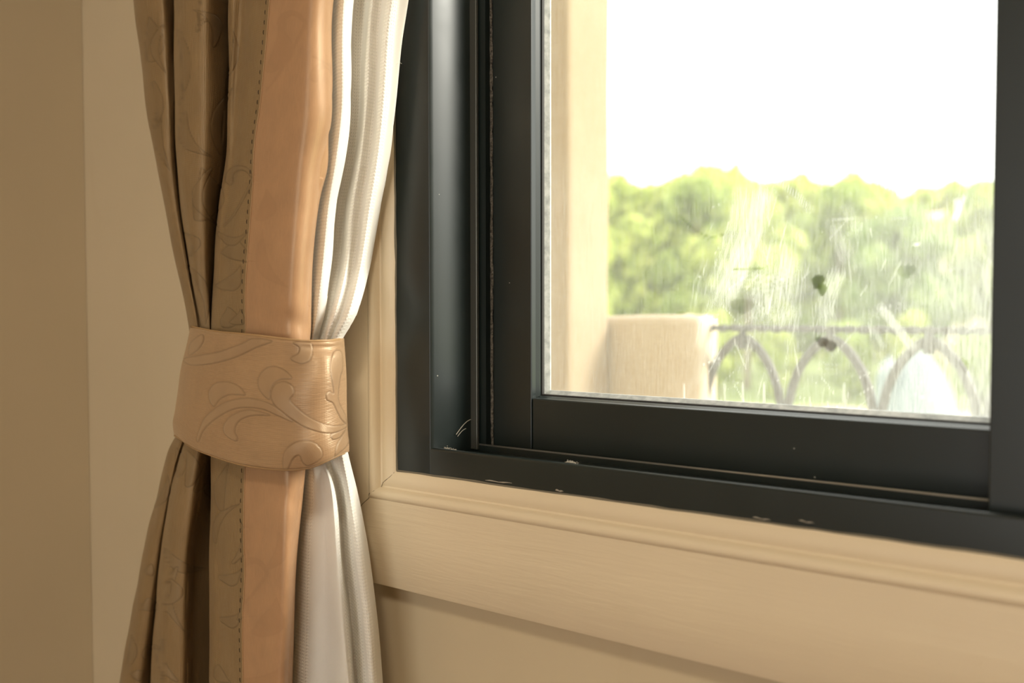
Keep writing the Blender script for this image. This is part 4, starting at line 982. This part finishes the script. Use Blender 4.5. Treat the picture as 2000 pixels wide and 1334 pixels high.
for k in range(9):
    dist = 24.0; u = 1175+k*112+k*k*2.0; x, y = gp(u, dist); kd = [1, 0, 1, 1, 0, 1, 0, 1, 2][k]; vt = [585, 610, 600, 640, 620, 600, 640, 610, 600][k]
    o = tree('leafy_shrub', x, y, ht(u, vt, dist), 0.53, M_leaf[kd], 3500, 'low %s shrub below the blurred wood, %s' % (KIND[kd], ORD[k]), seed=40+k, trunk_h=0.0); o['category'] = 'shrub'; o['group'] = 'shrubs below the trees'

# unbroken wood behind the separate trees
r2 = np.random.default_rng(99); nl = 42000
uu_ = r2.uniform(900, 2350, nl); vs = np.zeros((nl*4, 3)); cpos = np.zeros((nl, 3))
hb = np.interp(uu_, np.linspace(900, 2350, 60), r2.uniform(-10, 14, 60))
for k in range(nl):
    dd = r2.uniform(44, 48); xx, yy_ = gp(uu_[k], dd); hh = ht(uu_[k], topv(uu_[k])+10+hb[k], dd); cpos[k] = (xx, yy_, ZG+hh*r2.uniform(0, 1)**0.95)
nn = r2.normal(size=(nl, 3))+np.array([0.3, -0.8, 0.6]); nn /= np.linalg.norm(nn, axis=1)[:, None]
t1 = np.cross(nn, r2.normal(size=(nl, 3))); t1 /= np.linalg.norm(t1, axis=1)[:, None]; t2 = np.cross(nn, t1); sz = r2.uniform(0.22, 0.42, nl)[:, None]
for k, (a, b) in enumerate(((-1, 0), (0, -0.6), (1, 0), (0, 0.6))): vs[k::4] = cpos+t1*sz*a+t2*sz*b
me = bpy.data.meshes.new('distant_treeline')
me.vertices.add(nl*4); me.vertices.foreach_set('co', vs.reshape(-1).astype(np.float32))
me.loops.add(nl*4); me.loops.foreach_set('vertex_index', np.arange(nl*4, dtype=np.int32))
me.polygons.add(nl); me.polygons.foreach_set('loop_start', np.arange(0, nl*4, 4, dtype=np.int32)); me.update(calc_edges=True)
tag(link('distant_treeline', me, M_leaf[1]), 'unbroken pale green treeline filling the gaps behind the blurred trees', 'trees', kind='stuff')

# pale two-humped sheeted mound beyond the third arch
x, y = gp(1775, 13.0)
me_pts = []
mnd = empty('covered_mound', (x, y, ZG)); tag(mnd, 'blurred bluish-white mound with two humps seen through the right-hand railing arch', 'mound')
from mathutils import noise as nz_
def lump(name, cx, hgt, w0, w1, sd):
    mb = MB(); zs_ = np.linspace(0, 1, 14); pts = []; rr = []
    for s in zs_:
        pts.append((x+_R[0]*cx*(1-0.0*s), y+_R[1]*cx, ZG+hgt*s)); rr.append((w0+(w1-w0)*s**0.7)*math.sqrt(max(0.02, 1-s**3.5)))
    mb.tube(pts, rr, 20); o = mb.build(name, M_white, mnd, True)
    for v_ in o.data.vertices: v_.co += Vector((nz_.noise(v_.co*2.2+Vector((sd, 0, 0))), nz_.noise(v_.co*2.2+Vector((0, sd, 0))), 0))*0.06
    return o
def hgt_at(v): return (667-F_PX*math.tan(PITCH)-v)/F_PX*13.0*0.92+CAM[2]-ZG
lump('tall_hump', (1798-1775)/F_PX*13*.92, hgt_at(686), 0.75, 0.31, 1.0)
lump('short_hump', (1733-1775)/F_PX*13*.92, hgt_at(698), 0.24, 0.17, 4.0)

# pale house half hidden behind the trees at right
hx, hy = gp(1880, 39)
hs = empty('pink_house', (hx, hy, ZG)); tag(hs, 'pale pink house wall glimpsed between the blurred trees at right', 'house')
zt_ = ZG+5.3
box('house_wall', hx-2.0, hx+2.0, hy, hy+3, ZG, zt_, M_house, hs)
mb = MB(); mb.add([(hx-2.2, hy-.2, zt_), (hx+2.2, hy-.2, zt_), (hx+2.2, hy+3.2, zt_), (hx-2.2, hy+3.2, zt_), (hx-2.2, hy+1.5, zt_+0.7), (hx+2.2, hy+1.5, zt_+0.7)], [(0, 1, 5, 4), (2, 3, 4, 5), (0, 4, 3), (1, 2, 5), (3, 2, 1, 0)])
mb.build('roof', M_roof, hs)
